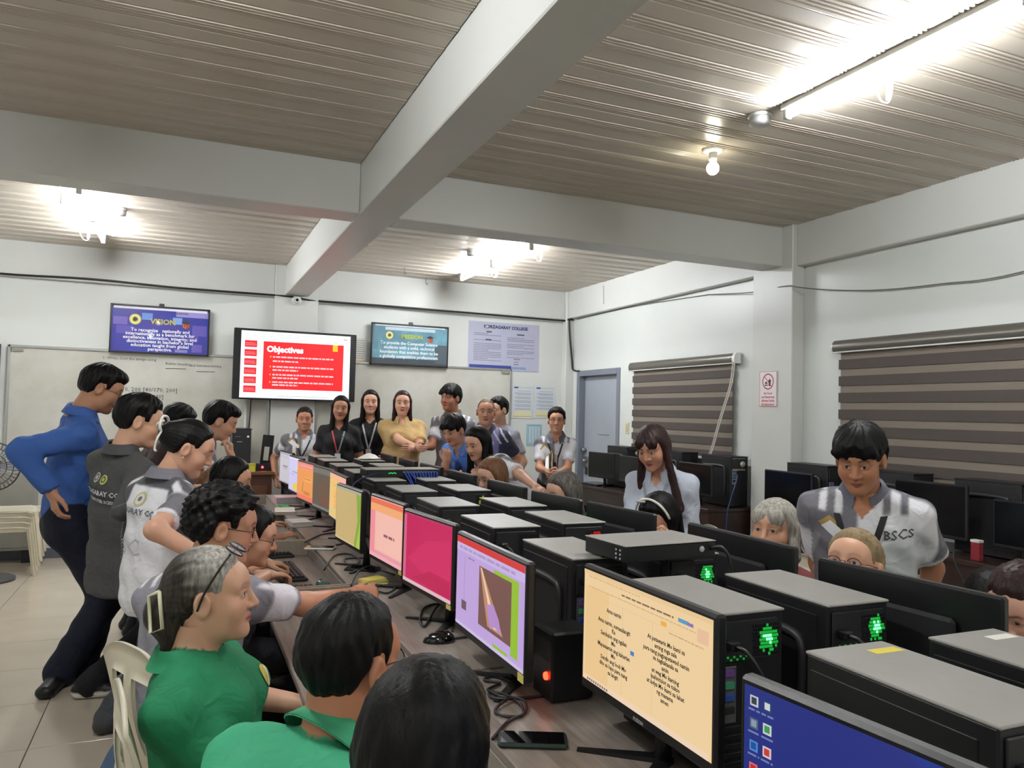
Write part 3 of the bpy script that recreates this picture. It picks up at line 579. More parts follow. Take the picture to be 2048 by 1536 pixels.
# ============================================================ tower computers
m_case = mat('tower_steel', (24,24,26), .42, var=.2, vscale=5); m_top = mat('tower_grey_top', (148,145,138), .38, var=.10, vscale=6, spec=.5)  # top panels and lids get a mottled grey, paler than the black case
m_mesh = mat('vent_mesh', (34,34,36), .5, .4); m_port = mat('port_metal', (150,150,150), .35, .8)
def tower(label, loc, rotz=0.0, w=.19, dp=.36, h=.36, led=None, top=True, group='tower computers between the monitors', cord=True, sticker=None):
    """rear panel faces local -y, origin at the middle of the underside"""
    t = thing('computer_tower', label, 'computer', loc, rotz, group)
    MB().b2((-w/2,-dp/2,.008), (w/2,dp/2,h-.004), .004).build('case_body', m_case, t)
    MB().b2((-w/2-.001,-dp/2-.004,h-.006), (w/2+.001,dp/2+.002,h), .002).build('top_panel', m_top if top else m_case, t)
    for sx in (-1,1):
        MB().b2((sx*w/2-.002,-dp/2+.03,.05), (sx*w/2+.002,dp/2-.012,h-.03), .001).build('side_panel', m_case, t)
        MB().tube(smooth_curve([(sx*(w/2+.003),-dp/2+.075,.10), (sx*(w/2+.006),-dp/2+.07,h-.12), (sx*(w/2+.006),-dp/2+.11,h-.085), (sx*(w/2+.006),dp/2-.08,h-.085), (sx*(w/2+.006),dp/2-.045,h-.11), (sx*(w/2+.003),dp/2-.04,.10)], 4), .011, 6).build('side_rib', mat('tower_rib', (44,44,47), .45), t)
    yb = -dp/2-.001
    MB().b2((-w/2+.012,yb-.004,h-.105), (w/2-.02,yb+.002,h-.018), .002).build('power_supply', m_blk2, t)
    gd_, gb, gc = MB(), MB(), MB()
    for i in range(12):
        for j in range(9):
            x, z = .008+i*.0062+(j % 2)*.0031, h-.095+j*.0078; r = math.hypot((x-.050)/.022, (z-h+.062)/.026)+random.uniform(-.25,.25)
            (gc if led and r < .45 else gb if led and r < 1.1 else gd_).box((x, yb-.005, z), (.0042,.002,.0056), 0)
    gd_.build('vent_grille', m_mesh, t, kind='stuff')
    if led:
        gb.build('led_glow', emi(led, .75), t, kind='stuff'); gc.build('led_core', emi(tuple(min(255, c+70) for c in led), 3.2), t, kind='stuff')
        g = MB()
        for i in range(9): g.box((-.07+i*.0085, yb-.005, h-.100+(i % 2)*.006), (.004,.002,.004), 0)
        g.build('led_dots', emi(led, .5), t, kind='stuff')
    if cord:
        MB().b2((-w/2+.025,yb-.03,h-.075), (-w/2+.05,yb-.003,h-.055), .004).build('power_plug', m_blk, t)
        MB().tube(smooth_curve([(-w/2+.037,yb-.028,h-.065), (-w/2+.05,yb-.06,h-.08), (-w/2+.08,yb-.085,h-.16), (-w/2+.09,yb-.07,h-.26), (-w/2+.10,yb-.03,.012)]), .005, 6).build('power_cord', m_blk, t)
    MB().b2((-w/2+.015,yb-.002,h-.235), (-w/2+.06,yb+.001,h-.115), .001).build('port_plate', m_port, t)
    g = MB(); 
    for i, c in enumerate(((110,70,140),(60,150,110),(40,80,160),(30,30,32))): g.b2((-w/2+.022,yb-.008,h-.135-.026*i), (-w/2+.052,yb-.001,h-.120-.026*i), .001, flat(c))
    g.build('port_block', None, t, kind='stuff')
    for i in range(5): MB().b2((-w/2+.02,yb-.003,.03+i*.019), (w/2-.05,yb,.042+i*.019), .001).build('slot_cover', m_mesh, t)
    if sticker: MB().b2((w/2-.08,dp/2-.06,h+.0001), (w/2-.012,dp/2-.035,h+.0006)).build('sticker', flat(sticker), t)
    return t
G_, R_, Y_ = (30,200,70), (235,30,30), (190,190,40)
LT = [(.91,G_,(226,206,60),'and a yellow sticker on it'),(1.535,G_,None,'behind the cream prayer page monitor, with green lights'),(2.185,None,None,'behind the purple rocket page monitor'),(2.81,None,None,'behind the magenta screen monitor'),(3.455,None,None,'behind the pink page monitor'),(4.08,None,None,'behind the tan and green screen monitor'),(4.70,None,None,'behind the yellow page monitor'),(5.30,None,None,'behind the brown picture monitor'),(5.90,None,None,'behind the orange slide monitor'),(6.48,None,None,'behind the lavender page monitor'),(7.0,None,None,'behind the grey document monitor')]
for y, led, st, lab in LT: tower('black tower computer with grey top '+lab, (1.158, y, DESK), 0, led=led, sticker=st)
RT = [(.90,None,(230,226,214),'with a small pale sticker on top'),(1.52,G_,None,'with green lights, beside a barcode label'),(2.15,G_,None,'with green lights under the flat recorder box'),(2.85,R_,None,'with red lights'),(3.385,G_,None,'with green lights, in front of the greying woman'),(4.085,Y_,None,'with yellow lights'),(4.67,None,None,'in front of the leaning girl'),(5.27,None,None,'near the blue cable bundle'),(5.87,None,None,'in front of the youth with a tie'),(6.47,None,None,'at the far end of the right hand row')]
for y, led, st, lab in RT: tower('black tower computer with grey top '+lab, (1.463, y, DESK), 0, led=led, sticker=st)

# ============================================================ plastic chairs
m_chair = mat('chair_plastic', (214,206,184), .38, var=.05, vscale=6)
def shell(mb, grid, mask, th, m=None, M=None):
    """grid[i][j] points, mask[i][j] cells; gives a plate of thickness th along the local normal"""
    ni, nj = len(grid), len(grid[0]); G = [[Vector(p) for p in r] for r in grid]
    def nrm(i, j):
        a = G[min(i+1,ni-1)][j]-G[max(i-1,0)][j]; b = G[i][min(j+1,nj-1)]-G[i][max(j-1,0)]
        n = a.cross(b); return n.normalized() if n.length > 1e-9 else Vector((0,0,1))
    vs = [G[i][j]+nrm(i,j)*th/2 for i in range(ni) for j in range(nj)]+[G[i][j]-nrm(i,j)*th/2 for i in range(ni) for j in range(nj)]
    N = ni*nj; fs = []; idx = lambda i, j: i*nj+j
    ok = lambda i, j: 0 <= i < ni-1 and 0 <= j < nj-1 and mask(i, j)
    for i in range(ni-1):
        for j in range(nj-1):
            if not ok(i,j): continue
            a, b, c, d = idx(i,j), idx(i+1,j), idx(i+1,j+1), idx(i,j+1)
            fs += [(a,b,c,d), (N+d,N+c,N+b,N+a)]
            if not ok(i-1,j): fs.append((d,N+d,N+a,a)[::-1])
            if not ok(i+1,j): fs.append((b,N+b,N+c,c)[::-1])
            if not ok(i,j-1): fs.append((a,N+a,N+b,b)[::-1])
            if not ok(i,j+1): fs.append((c,N+c,N+d,d)[::-1])
    return mb.add(vs, fs, m, True, M)
def make_chair():
    """the sitter faces +x"""
    t = thing('plastic_chair', 'x', 'chair')
    nu, nv = 17, 15; g = []
    for i in range(nu):
        u = -1+2*i/(nu-1); row = []
        for j in range(nv):
            v = j/(nv-1); hw = .205-.02*v+.012*math.sin(PI*v)
            zt = .43+.40*v-(.05*abs(u)**3)*v**3
            row.append((-.19-.10*v-.045*(1-u*u)*math.sin(PI*min(1,v*.9+.1))*1.0+.02, u*hw, zt))
        g.append(row)
    hole = lambda i, j: 3 <= j <= 10 and ((3 <= i <= 6) or (9 <= i <= 12))
    shell(MB(), g, lambda i, j: not hole(i,j), .012).build('backrest', m_chair, t)
    g = []
    for i in range(11):
        u = -1+i/5; row = []
        for j in range(11):
            v = j/10; row.append((-.20+.42*v, u*(.205+.02*v), .43-.016*math.sin(PI*v)*(1-u*u)-(.03*max(0,v-.85)/.15)))
        g.append(row)
    shell(MB(), g, lambda i, j: True, .010).build('seat', m_chair, t)
    for sx, sy in ((-.195,-.19),(-.195,.19),(.20,-.205),(.20,.205)):
        ex, ey = sx*1.28, sy*1.14
        MB().tube([(sx,sy,.425), (ex,ey,0)], [.034,.022], 4, flatn=.75).build('leg', m_chair, t)
    for sy in (-1,1): MB().b2((-.2,sy*.196-.006,.385), (.2,sy*.196+.006,.43), .002).build('apron', m_chair, t)
    return t
ch0 = make_chair(); ch0.location = (.13, 2.62, 0); ch0.rotation_euler = (0,0,math.radians(27)); ch0['label'] = 'cream plastic chair holding the curly haired boy in the grey polo'; ch0['group'] = 'plastic chairs'
for x, y, a, lab in ((3.42,4.66,20,'empty cream plastic chair by the wall desk behind the girl in the pale shirt'),(3.47,4.06,-15,'empty cream plastic chair by the wall desk beside the grey haired woman'),(3.28,3.22,10,'empty cream plastic chair behind the boy in the lettered polo'),(3.42,2.50,-8,'empty cream plastic chair under the wall monitor with a red adapter'),(.15,2.18,8,'cream plastic chair holding the grey haired woman in the dark green polo'),(.22,1.58,25,'cream plastic chair holding the man in the light green polo'),(.26,.98,30,'cream plastic chair holding the long haired woman at the desk'),(.33,3.42,5,'cream plastic chair holding the typing boy'),(.30,4.55,5,'cream plastic chair holding the black haired woman with glasses'),
    (2.64,1.86,180,'cream plastic chair holding the woman with round glasses'),(2.72,2.74,180,'cream plastic chair holding the short grey haired woman'),(2.62,3.18,180,'cream plastic chair holding the woman with the white headband'),(2.64,3.97,180,'cream plastic chair holding the dark haired woman whose crown is greying'),(2.60,4.62,180,'cream plastic chair holding the brown haired woman')):
    dup(ch0, (x,y,0), math.radians(a), lab)
for k in range(4):
    dup(ch0, (-1.42+.012*k, 8.10+.004*k, .045*k), math.radians(4), 'cream plastic chair in the stack beside the fan, number %s from the floor' % ('one','two','three','four')[k] if False else ('lowest','second lowest','second highest','topmost')[k]+' cream plastic chair of the stack beside the fan')

# ============================================================ desks along the window wall
m_dk = mat('dark_wood', (58,40,34), .35, col2=(40,27,23), vscale=4, stretch=(6,.8,2))
WD = .78
for y0, y1, lab in ((1.9,4.66,'dark brown wall desk under the wide striped blind'),(5.20,7.42,'dark brown wall desk under the striped blind beside the door')):
    t = thing('wall_desk', lab, 'desk', (4.26,(y0+y1)/2,0), 0, 'dark wall desks'); L = (y1-y0)/2
    MB().b2((-.26,-L,WD-.03), (.262,L,WD), .004).build('desk_top', m_dk, t)
    MB().b2((-.25,-L,WD-.22), (-.235,L,WD-.03), .002).build('front_apron', m_dk, t)
    n = 3 if L > 1.2 else 2
    for k in range(n+1): y = -L+.01+(2*L-.04)*k/n; MB().b2((-.24,y,0), (.25,y+.02,WD-.03), .002).build('side_panel', m_dk, t)
    for k in range(n): a = -L+.04+(2*L-.04)*k/n; MB().b2((.16,a,.1), (.172,a+(2*L-.1)/n-.02,WD-.22), .002).build('back_panel', m_dk, t)
def wm(y0, y1, zt, lab, x=4.085, **k):
    return monitor('switched off black monitor '+lab, (x,(y0+y1)/2,WD), -PI/2+k.pop('a',0), abs(y1-y0), zt-.87, zt-WD, neck=.05, foot=(.10,-.06), lit=False, group='monitors on the wall desks', **k)
wm(4.14,4.62,1.155,'beside the wall column'); wm(2.98,3.46,1.185,'with a white tag, behind the boy in the lettered polo'); wm(2.35,2.83,1.13,'beside the red adapter, under the wide blind')
wm(6.89,7.32,1.14,'on the wall desk nearest the door', a=.15); wm(6.25,6.74,1.135,'behind the hair of the girl in the pale shirt'); wm(5.25,5.72,1.14,'in front of the tower with a blue network cord')
for x, y, lab, lg in ((4.36,5.45,'with bare metal rear and blue network cord by the column',True),(4.33,4.36,'behind the unlit monitor beside the column',False),(4.33,3.66,'behind the boy in the lettered polo',False),(4.33,2.98,'behind the unlit monitor with a white tag',False),(4.33,7.05,'on the wall desk nearest the door',True),(4.33,6.1,'under the small striped blind',False)):
    tt = tower('black tower computer '+lab, (x,y,WD), 0, w=.185, dp=.40, h=.43, top=False, group='tower computers on the wall desks', cord=False)
    if lg: 
        MB().b2((-.075,-.2045,.31), (.06,-.2005,.415), .002).build('bare_psu', mat('bare_steel', (150,148,128), .4, .6, var=.3, vscale=20), tt)
        MB().lathe([(.026,0),(.026,.004)], 16, M=Mx((.03,-.2045,.365), rx=PI/2)).build('fan_hub', mat('grille_grey', (186,186,182), .4, .6), tt)
MB().tube(smooth_curve([(4.30,5.24,1.06),(4.29,5.19,1.05),(4.25,5.17,.97),(4.20,5.165,.85),(4.17,5.17,.70),(4.17,5.17,.3)]), .006, 6).build('hanging_cable', mat('blue_cable', (46,66,120), .5), None, label='blue network cable hanging from the wall desk tower by the column', cat='cord')
for k, (px, py) in enumerate(((1905,1110),(1920,1112))): pass
MB().tube(smooth_curve([(4.05,3.05,.80),(3.99,3.1,.795),(3.985,3.16,.66),(3.99,3.28,.5)]), .004, 6).build('desk_cord', m_cab, None, label='thin black cord hanging to the left over the wall desk edge', cat='cord', group='cords over the wall desk edge')
MB().tube(smooth_curve([(4.05,2.98,.80),(3.99,3.0,.795),(3.985,2.93,.66),(3.99,2.84,.5)]), .004, 6).build('desk_cord', m_cab, None, label='thin black cord hanging to the right over the wall desk edge', cat='cord', group='cords over the wall desk edge')
t = thing('power_adapter', 'small red and black power adapter on the wall desk', 'adapter', (4.06,2.91,WD)); MB().b2((-.02,-.025,0), (.02,.025,.10), .004).build('adapter_body', mat('red_plastic', (128,36,44), .4), t); MB().b2((-.021,-.026,.10), (.021,.026,.115), .002).build('adapter_cap', flat((206,204,200)), t)
t = thing('laptop', 'closed black laptop on the wall desk beside the door', 'laptop', (4.13,7.28,WD), .1)
MB().b2((-.11,-.16,0), (.11,.16,.012), .003).build('base', m_blk, t); MB().b2((-.11,-.16,.013), (.11,.16,.022), .003).build('lid', mat('laptop_lid', (44,44,46), .3), t)

# ============================================================ small things on the desks
def make_keyboard():
    t = thing('keyboard', 'x', 'keyboard'); MB().b2((-.225,-.07,0), (.225,.07,.016), .005).build('base', m_blk2, t)
    g = MB(); rk = random.Random(2)
    for r in range(5):
        x = -.212
        while x < .205:
            wk = .0175 if r < 4 or abs(x+.05) > .06 else .11
            g.box((x+wk/2,-.048+.0215*(4-r) if False else .045-.0215*r,.020), (wk-.003,.0165,.010), .002); x += wk+.0025
    g.build('keys', mat('key_plastic', (40,40,44), .45), t, kind='stuff'); return t
kb0 = make_keyboard(); kbs = [(.53,4.18,-88,'under the hands of the typing boy'),(.54,3.58,-92,'beside the green mouse'),(.54,2.80,-90,'behind the man in the light green polo'),(.54,4.82,-86,'on the shelf beside the curved desk panel'),(.54,5.40,-92,'in front of the black haired woman with glasses'),(.54,6.05,-90,'under the orange slide monitor'),(.54,2.15,-90,'on the shelf under the purple rocket page monitor')]
for k, (x, y, a, lab) in enumerate(kbs):
    o = kb0 if k == 0 else dup(kb0); o.location = (x,y,KB); o.rotation_euler = (0,0,math.radians(a)); o['label'] = 'black keyboard '+lab; o['group'] = 'keyboards on the shelves'
def mouse(label, loc, rz, m, group='computer mice'):
    t = thing('computer_mouse', label, 'mouse', loc, rz, group); vs = []; fs = []; n, k = 14, 8
    for i in range(k+1):
        for j in range(n):
            a = 2*PI*j/n; e = i/k*PI/2; vs.append((.055*math.cos(a)*math.cos(e)**.8, .031*math.sin(a)*math.cos(e)**.8, .036*math.sin(e)*(1-.25*math.cos(a)*math.cos(e))))
    fs = [(i*n+j, i*n+(j+1)%n, (i+1)*n+(j+1)%n, (i+1)*n+j) for i in range(k) for j in range(n)]+[tuple(range(n))[::-1]]
    MB().add(vs, fs, m, True).build('shell', None, t); MB().tube([(-.035,0,.030), (-.028,0,.0365), (-.018,0,.036)], .004, 6).build('scroll_wheel', m_blk2, t)
    return t
m_gloss = mat('glossy_black', (14,12,13), .12, spec=.6)
mouse('glossy black mouse on the desk top below the purple rocket page monitor', at(878,1275,Z=DESK+.015)-Vector((0,0,.015)), math.radians(165), m_gloss)
p = at(648,1168,Z=KB+.02); mouse('dark green mouse beside the typing boy\'s keyboard', (p.x,p.y,KB), math.radians(-60), mat('green_plastic', (60,92,80), .3))
# phones
def phone(label, loc, rz, case, L=.165, W=.08):
    t = thing('mobile_phone', label, 'phone', loc, rz, 'mobile phones on the desks'); MB().b2((-L/2,-W/2,0), (L/2,W/2,.012), .006).build('phone_case', case, t); MB().b2((-L/2+.007,-W/2+.006,.0115), (L/2-.007,W/2-.006,.0128), .0005).build('phone_screen', mat('phone_glass', (10,11,13), .06, coat=.5), t); return t
p = at(1065,1480,Z=DESK+.006); phone('large phone in a dark green case lying below the cream page monitor', (p.x,p.y,DESK), math.radians(-24), mat('green_case', (24,48,40), .4))
p = at(725,1140,Z=DESK); phone('black phone lying beside the yellow papers', (p.x,p.y,DESK), math.radians(-30), m_blk)
p = at(640,1098,Z=DESK); phone('white phone plugged to a cord beside the keyboard', (p.x-.0,p.y,DESK), math.radians(-20), m_white_pl)
# stack of yellow paper
p = at(745,1163,Z=DESK+.01); t = thing('yellow_papers', 'small folded stack of yellow and white papers below the pink page monitor', 'paper', (p.x,p.y,DESK), .3)
for k in range(6): MB().b2((-.055+.004*(k%3),-.045+.003*k,.004*k+.001), (.055+.006*(k%2),.04,.004*k+.0035)).build('paper_sheet', flat((226,206,92) if k % 2 else (228,222,190)), t).rotation_euler = (0,0,.12*(k%3)-.1)
# books
def book(label, loc, rz, dims, cover, pages=(214,210,200)):
    t = thing('book', label, 'book', loc, rz, 'books and notebooks on the desks'); a, b_, h = dims[0]/2, dims[1]/2, dims[2]
    MB().b2((-a,-b_,0), (a,b_,.003)).build('cover', flat(cover), t); MB().b2((-a+.003,-b_+.004,.003), (a-.001,b_-.004,h-.003)).build('page_block', flat(pages), t); MB().b2((-a,-b_,h-.003), (a,b_,h)).build('cover', flat(cover), t); MB().b2((-a-.002,-b_,0), (-a,b_,h)).build('spine', flat(cover), t); return t
p = at(598,1037,Z=DESK+.02); book('thick white notebook lying on the curved desk panel', (.74,5.30,DESK+.0005), .15, (.13,.2,.03), (206,204,200))
p = at(558,1006,Z=DESK+.02); book('open cream notebook lying below the orange slide monitor', (.725,5.95,DESK+.0005), -.1, (.14,.27,.022), (214,208,192))
p = at(545,985,Z=DESK+.02); book('pile of pink and white papers at the far desk end', (.82,6.585,DESK+.0005), .05, (.2,.2,.05), (190,150,156), (206,204,206))
p = at(543,993,Z=DESK); book('thin green booklet on the far desk', (.76,6.25,DESK+.0005), .1, (.06,.2,.012), (70,140,80))
# power box with red light
t = thing('voltage_regulator', 'black power regulator box with a glowing red light beside the cream page monitor', 'power box', (1.0,1.93,DESK), .0)
MB().b2((-.065,-.06,.004), (.065,.06,.19), .006).build('box_body', m_blk, t); MB().lathe([(.011,0),(.010,.006),(.003,.009)], 14, M=Mx((-.0655,-.03,.07), ry=-PI/2)).build('pilot_light', emi((255,40,20), 14), t)
MB().b2((-.0665,-.045,.11), (-.065,.045,.165), .0003).build('face_plate', flat((60,58,60)), t)
# flat recorder box and network switch on the towers
t = thing('video_recorder', 'flat black recorder box with grey lid lying across two towers', 'recorder', (1.315,1.985,DESK+.361), math.radians(4))
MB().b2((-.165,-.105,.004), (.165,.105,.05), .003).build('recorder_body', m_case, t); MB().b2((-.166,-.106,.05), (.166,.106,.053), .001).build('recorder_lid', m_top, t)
for x in (-.14,.14): MB().box((x,-.07,.002), (.02,.02,.004)).build('rubber_foot', m_blk2, t); 
MB().lathe([(.009,0),(.009,.002)], 14, M=Mx((.11,-.1055,.03), rx=PI/2)).build('round_sticker', flat((206,204,200)), t)
for i in range(2):
    for j in range(3): MB().box((-.166,-.08+i*.02,.014+j*.012), (.002,.006,.005)).build('rack_hole', flat((190,190,190)), t)
MB().tube(smooth_curve([(.145,-.104,.03),(.16,-.14,.035),(.175,-.16,-.02),(.17,-.165,-.2),(.15,-.16,-.34)]), .006, 6).build('power_cord', m_blk, t)
t = thing('network_switch', 'flat network switch with green lights and a bundle of blue cables', 'network switch', (1.30,4.86,DESK+.361))
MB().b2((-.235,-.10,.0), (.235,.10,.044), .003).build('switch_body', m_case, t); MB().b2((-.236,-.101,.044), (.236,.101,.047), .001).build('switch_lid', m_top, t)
MB().b2((-.10,-.102,.016), (-.045,-.0995,.030)).build('led_panel', mat('led_window', (14,40,22), .3), t)
for i in range(5): MB().box((-.094+.0105*i,-.1025,.023+.003*(i % 2)), (.006,.002,.005)).build('status_light', emi((60,230,90), 2.0), t)
for i in range(12): MB().box((.0+i*.019,-.101,.030), (.014,.004,.011)).build('port', mat('port_metal'), t)
m_bc = mat('blue_patch_cable', (52,84,190), .45)
rc = random.Random(4)
for i in range(12):
    x = .0+i*.019; x2 = .10+rc.uniform(-.03,.09); 
    MB().tube(smooth_curve([(x,-.103,.028),(x+.004,-.13,.02),(x+(x2-x)*.4,-.16+rc.uniform(-.02,.02),-.05),(x2,-.17+rc.uniform(-.03,.03),-.13),(x2-.02,-.15,-.2),(x2+.02,-.12,-.30)]), .0045, 6).build('patch_cable', m_bc, t)
MB().tube(smooth_curve([(-.15,-.103,.02),(-.2,-.13,.02),(-.3,-.14,-.02),(-.36,-.12,-.1)]), .005, 6).build('uplink_cable', mat('dark_blue_cable', (34,36,80), .5), t)
# water bottle
t = thing('water_bottle', 'small water bottle with a blue label behind the tan and green screen', 'bottle', (.985,3.50,DESK))
MB().lathe([(.028,0),(.031,.01),(.031,.15),(.026,.175),(.012,.20),(.012,.215)], 18).build('bottle_body', mat('clear_plastic', (190,210,220), .1, trans=.8), t); MB().lathe([(.0316,.05),(.0316,.13)], 18).build('label_band', flat((36,70,170)), t); MB().lathe([(.014,.212),(.014,.228)], 14).build('cap', flat((220,222,226)), t)
# white bags and parcels on the far towers
t = thing('paper_bag', 'crumpled white snack pack lying on a far tower under the woman\'s hands', 'snack pack', (1.463,6.47,DESK+.361), .4)
g = []; 
for i in range(9):
    g.append([(.09*(-1+i/4), .06*(-1+j/4), .006+.04*max(0,(1-(-1+i/4)**2))*max(0,(1-(-1+j/4)**2))+rc.uniform(0,.006)) for j in range(9)])
shell(MB(), g, lambda i, j: True, .003).build('wrapper', mat('wrapper_white', (214,208,200), .45), t)
# yellow box and things on the far brown desk
t = thing('side_desk', 'brown wooden desk below the television with a tower on it', 'desk', (.36,8.28,0))
MB().b2((-.5,-.3,.86), (.5,.3,.89), .004).build('desk_top', mat('brown_wood', (116,80,52), .4, var=.15, stretch=(1,6,6)), t)
for x in (-.48,.46): MB().b2((x,-.28,0), (x+.02,.28,.86), .002).build('side_panel', mat('brown_wood2', (84,54,40), .45), t)
MB().b2((-.46,-.27,.3), (.46,-.255,.86), .002).build('front_panel', mat('brown_wood2'), t)
for z in (.55,.66): MB().b2((-.44,-.275,z), (.44,-.27,z+.09), .002).build('drawer_front', mat('brown_wood3', (98,62,44), .45), t)
t = thing('computer_tower', 'black tower computer seen from the front on the brown side desk', 'computer', (.55,8.36,.89), PI)
MB().b2((-.09,-.2,.006), (.09,.2,.41), .005).build('case_body', m_case, t); MB().b2((-.10,-.2,.41), (.13,.2,.42), .003).build('top_panel', m_blk, t); MB().b2((-.09,.2,.01), (.09,.212,.41), .006).build('front_panel', m_blk2, t)
MB().lathe([(.012,0),(.012,.004)], 14, M=Mx((-.06,.2125,.34), rx=-PI/2)).build('power_button', flat((220,220,220)), t)
for i in range(3): MB().box((.02+i*.02,.213,.34), (.012,.003,.006)).build('usb_port', m_port, t)
MB().box((.02,.213,.29), (.05,.002,.008)).build('maker_plate', flat((150,150,150)), t)
t = thing('display_panel', 'upright narrow black panel with a white patch beside the tower on the side desk', 'panel', (.785,8.20,.89), .05)
MB().b2((-.055,-.012,.06), (.055,.012,.36), .004, M=Mx((0,0,0), ry=.08)).build('panel_body', m_blk, t); MB().b2((-.09,-.05,0), (.07,.05,.07), .006).build('panel_base', m_blk2, t); MB().b2((-.03,-.0135,.10), (.02,-.0125,.24), .0003, M=Mx((0,0,0), ry=.08)).build('white_patch', flat((190,192,178)), t)
MB().lathe([(.012,0),(.011,.005),(.002,.008)], 14, M=Mx((-.03,-.051,.035), rx=PI/2)).build('pilot_light', emi((255,50,60), 10), t)
t = thing('yellow_box', 'small yellow box on the brown side desk', 'box', (.62,8.03,.89)); MB().b2((-.06,-.03,0), (.06,.03,.08), .002).build('carton', flat((206,198,60)), t); MB().b2((-.061,-.031,.06), (.061,.031,.081), .002).build('lid', flat((190,182,56)), t)
# cords lying on the desk
def cordpx(label, pts, z=DESK+.006, r=.0042, grp='cords on the desk top'):
    P = [at(x, y, Z=z)+Vector((0,0,dz)) for x, y, dz in [(q+(0,))[:3] for q in pts]]
    MB().tube(smooth_curve(P, 5), r, 6).build('desk_cord', m_cab, None, label=label, cat='cord', group=grp)
cordpx('black cord looped twice beside the green cased phone', [(1025,1365),(990,1352),(968,1360),(1000,1366),(975,1380),(1010,1392,.004),(1040,1410,.004),(1045,1430),(1010,1432),(990,1420),(1020,1402,.008),(1048,1408,.008),(1050,1425),(1020,1440),(1000,1460),(985,1478)])
cordpx('black cord trailing across the desk under the purple rocket page monitor', [(1125,1385),(1080,1392),(1040,1396),(1000,1392),(978,1382),(985,1396),(1030,1402,.006)])
cordpx('black mouse cord curling below the magenta screen monitor', [(905,1262),(912,1235),(900,1212),(872,1208),(848,1216),(840,1240),(850,1252),(870,1222,.008),(888,1204,.004)])
cordpx('black cord running behind the glossy mouse', [(868,1282),(900,1278),(940,1272),(985,1268)])
cordpx('black cord crossing the yellow papers', [(702,1172),(715,1158,.03),(740,1147,.035),(765,1146,.01),(790,1150)])
cordpx('black cord looped below the pink page monitor', [(730,1190),(742,1176),(775,1170),(790,1176),(775,1186),(755,1182)])
cordpx('black cord looped below the tan and green screen', [(648,1140),(668,1112),(700,1108),(720,1122),(700,1130),(690,1118),(730,1116)])
cordpx('black cord crossing from the keyboard shelf under the yellow page monitor', [(610,1085),(640,1070),(670,1066),(700,1070)])
# floor fan at the far end
t = thing('floor_fan', 'black and white electric floor fan beside the stacked chairs', 'fan', (-1.47,7.78,0))
MB().lathe([(.20,0),(.20,.025),(.16,.04),(.03,.05)], 28).build('fan_base', mat('fan_grey', (74,74,74), .5), t); MB().tube([(0,0,.04), (0,0,.82)], .016, 10).build('pole', mat('white_pole', (200,200,196), .4), t)
MB().tube([(0,.08,.97), (0,-.04,.97)], [.055,.06], 16).build('motor', mat('fan_dark', (44,44,46), .45), t)
MB().tube([(0,.02,.78), (0,.03,.97)], .022, 8).build('neck', mat('fan_dark'), t)
g = MB()
for r in (.06,.11,.16,.205): g.tube([(r*math.cos(a), -.08+(.03 if r > .2 else 0), .97+r*math.sin(a)) for a in np.linspace(0, 2*PI, 33)], .0035 if r < .2 else .006, 5, caps=False)
for k in range(36): a = 2*PI*k/36; g.tube([(.05*math.cos(a),-.085,.97+.05*math.sin(a)), (.15*math.cos(a),-.08,.97+.15*math.sin(a)), (.205*math.cos(a),-.05,.97+.205*math.sin(a)), (.15*math.cos(a),.0,.97+.15*math.sin(a))], .0018, 4)
g.build('guard', mat('fan_wire', (60,60,62), .4, .5), t)
for k in range(3):
    a = 2*PI*k/3; gr = []
    for i in range(6):
        r = .05+.135*i/5; gr.append([(r*math.cos(a+da*(1-.3*i/5)), -.055+.03*da, .97+r*math.sin(a+da*(1-.3*i/5))) for da in np.linspace(-.45,.45,5)])
    shell(MB(), gr, lambda i, j: True, .002).build('blade', mat('fan_blade', (150,152,154), .3), t)
# white sack leaning behind the blue shirted man
t = thing('cabinet', 'low grey cabinet on dark feet behind the stacked chairs', 'cabinet', (-1.62,8.64,0))
MB().b2((-.35,-.10,.12), (.35,.10,.86), .006).build('cabinet_body', mat('cabinet_grey', (150,148,140), .5, var=.06), t)
for x in (-.3,.3): MB().b2((x-.04,-.09,0), (x+.04,.09,.12), .003).build('foot', m_blk2, t)
MB().b2((-.33,-.106,.15), (-.005,-.10,.83), .003).build('cabinet_door', mat('cabinet_grey'), t); MB().b2((.005,-.106,.15), (.33,-.10,.83), .003).build('cabinet_door', mat('cabinet_grey'), t)

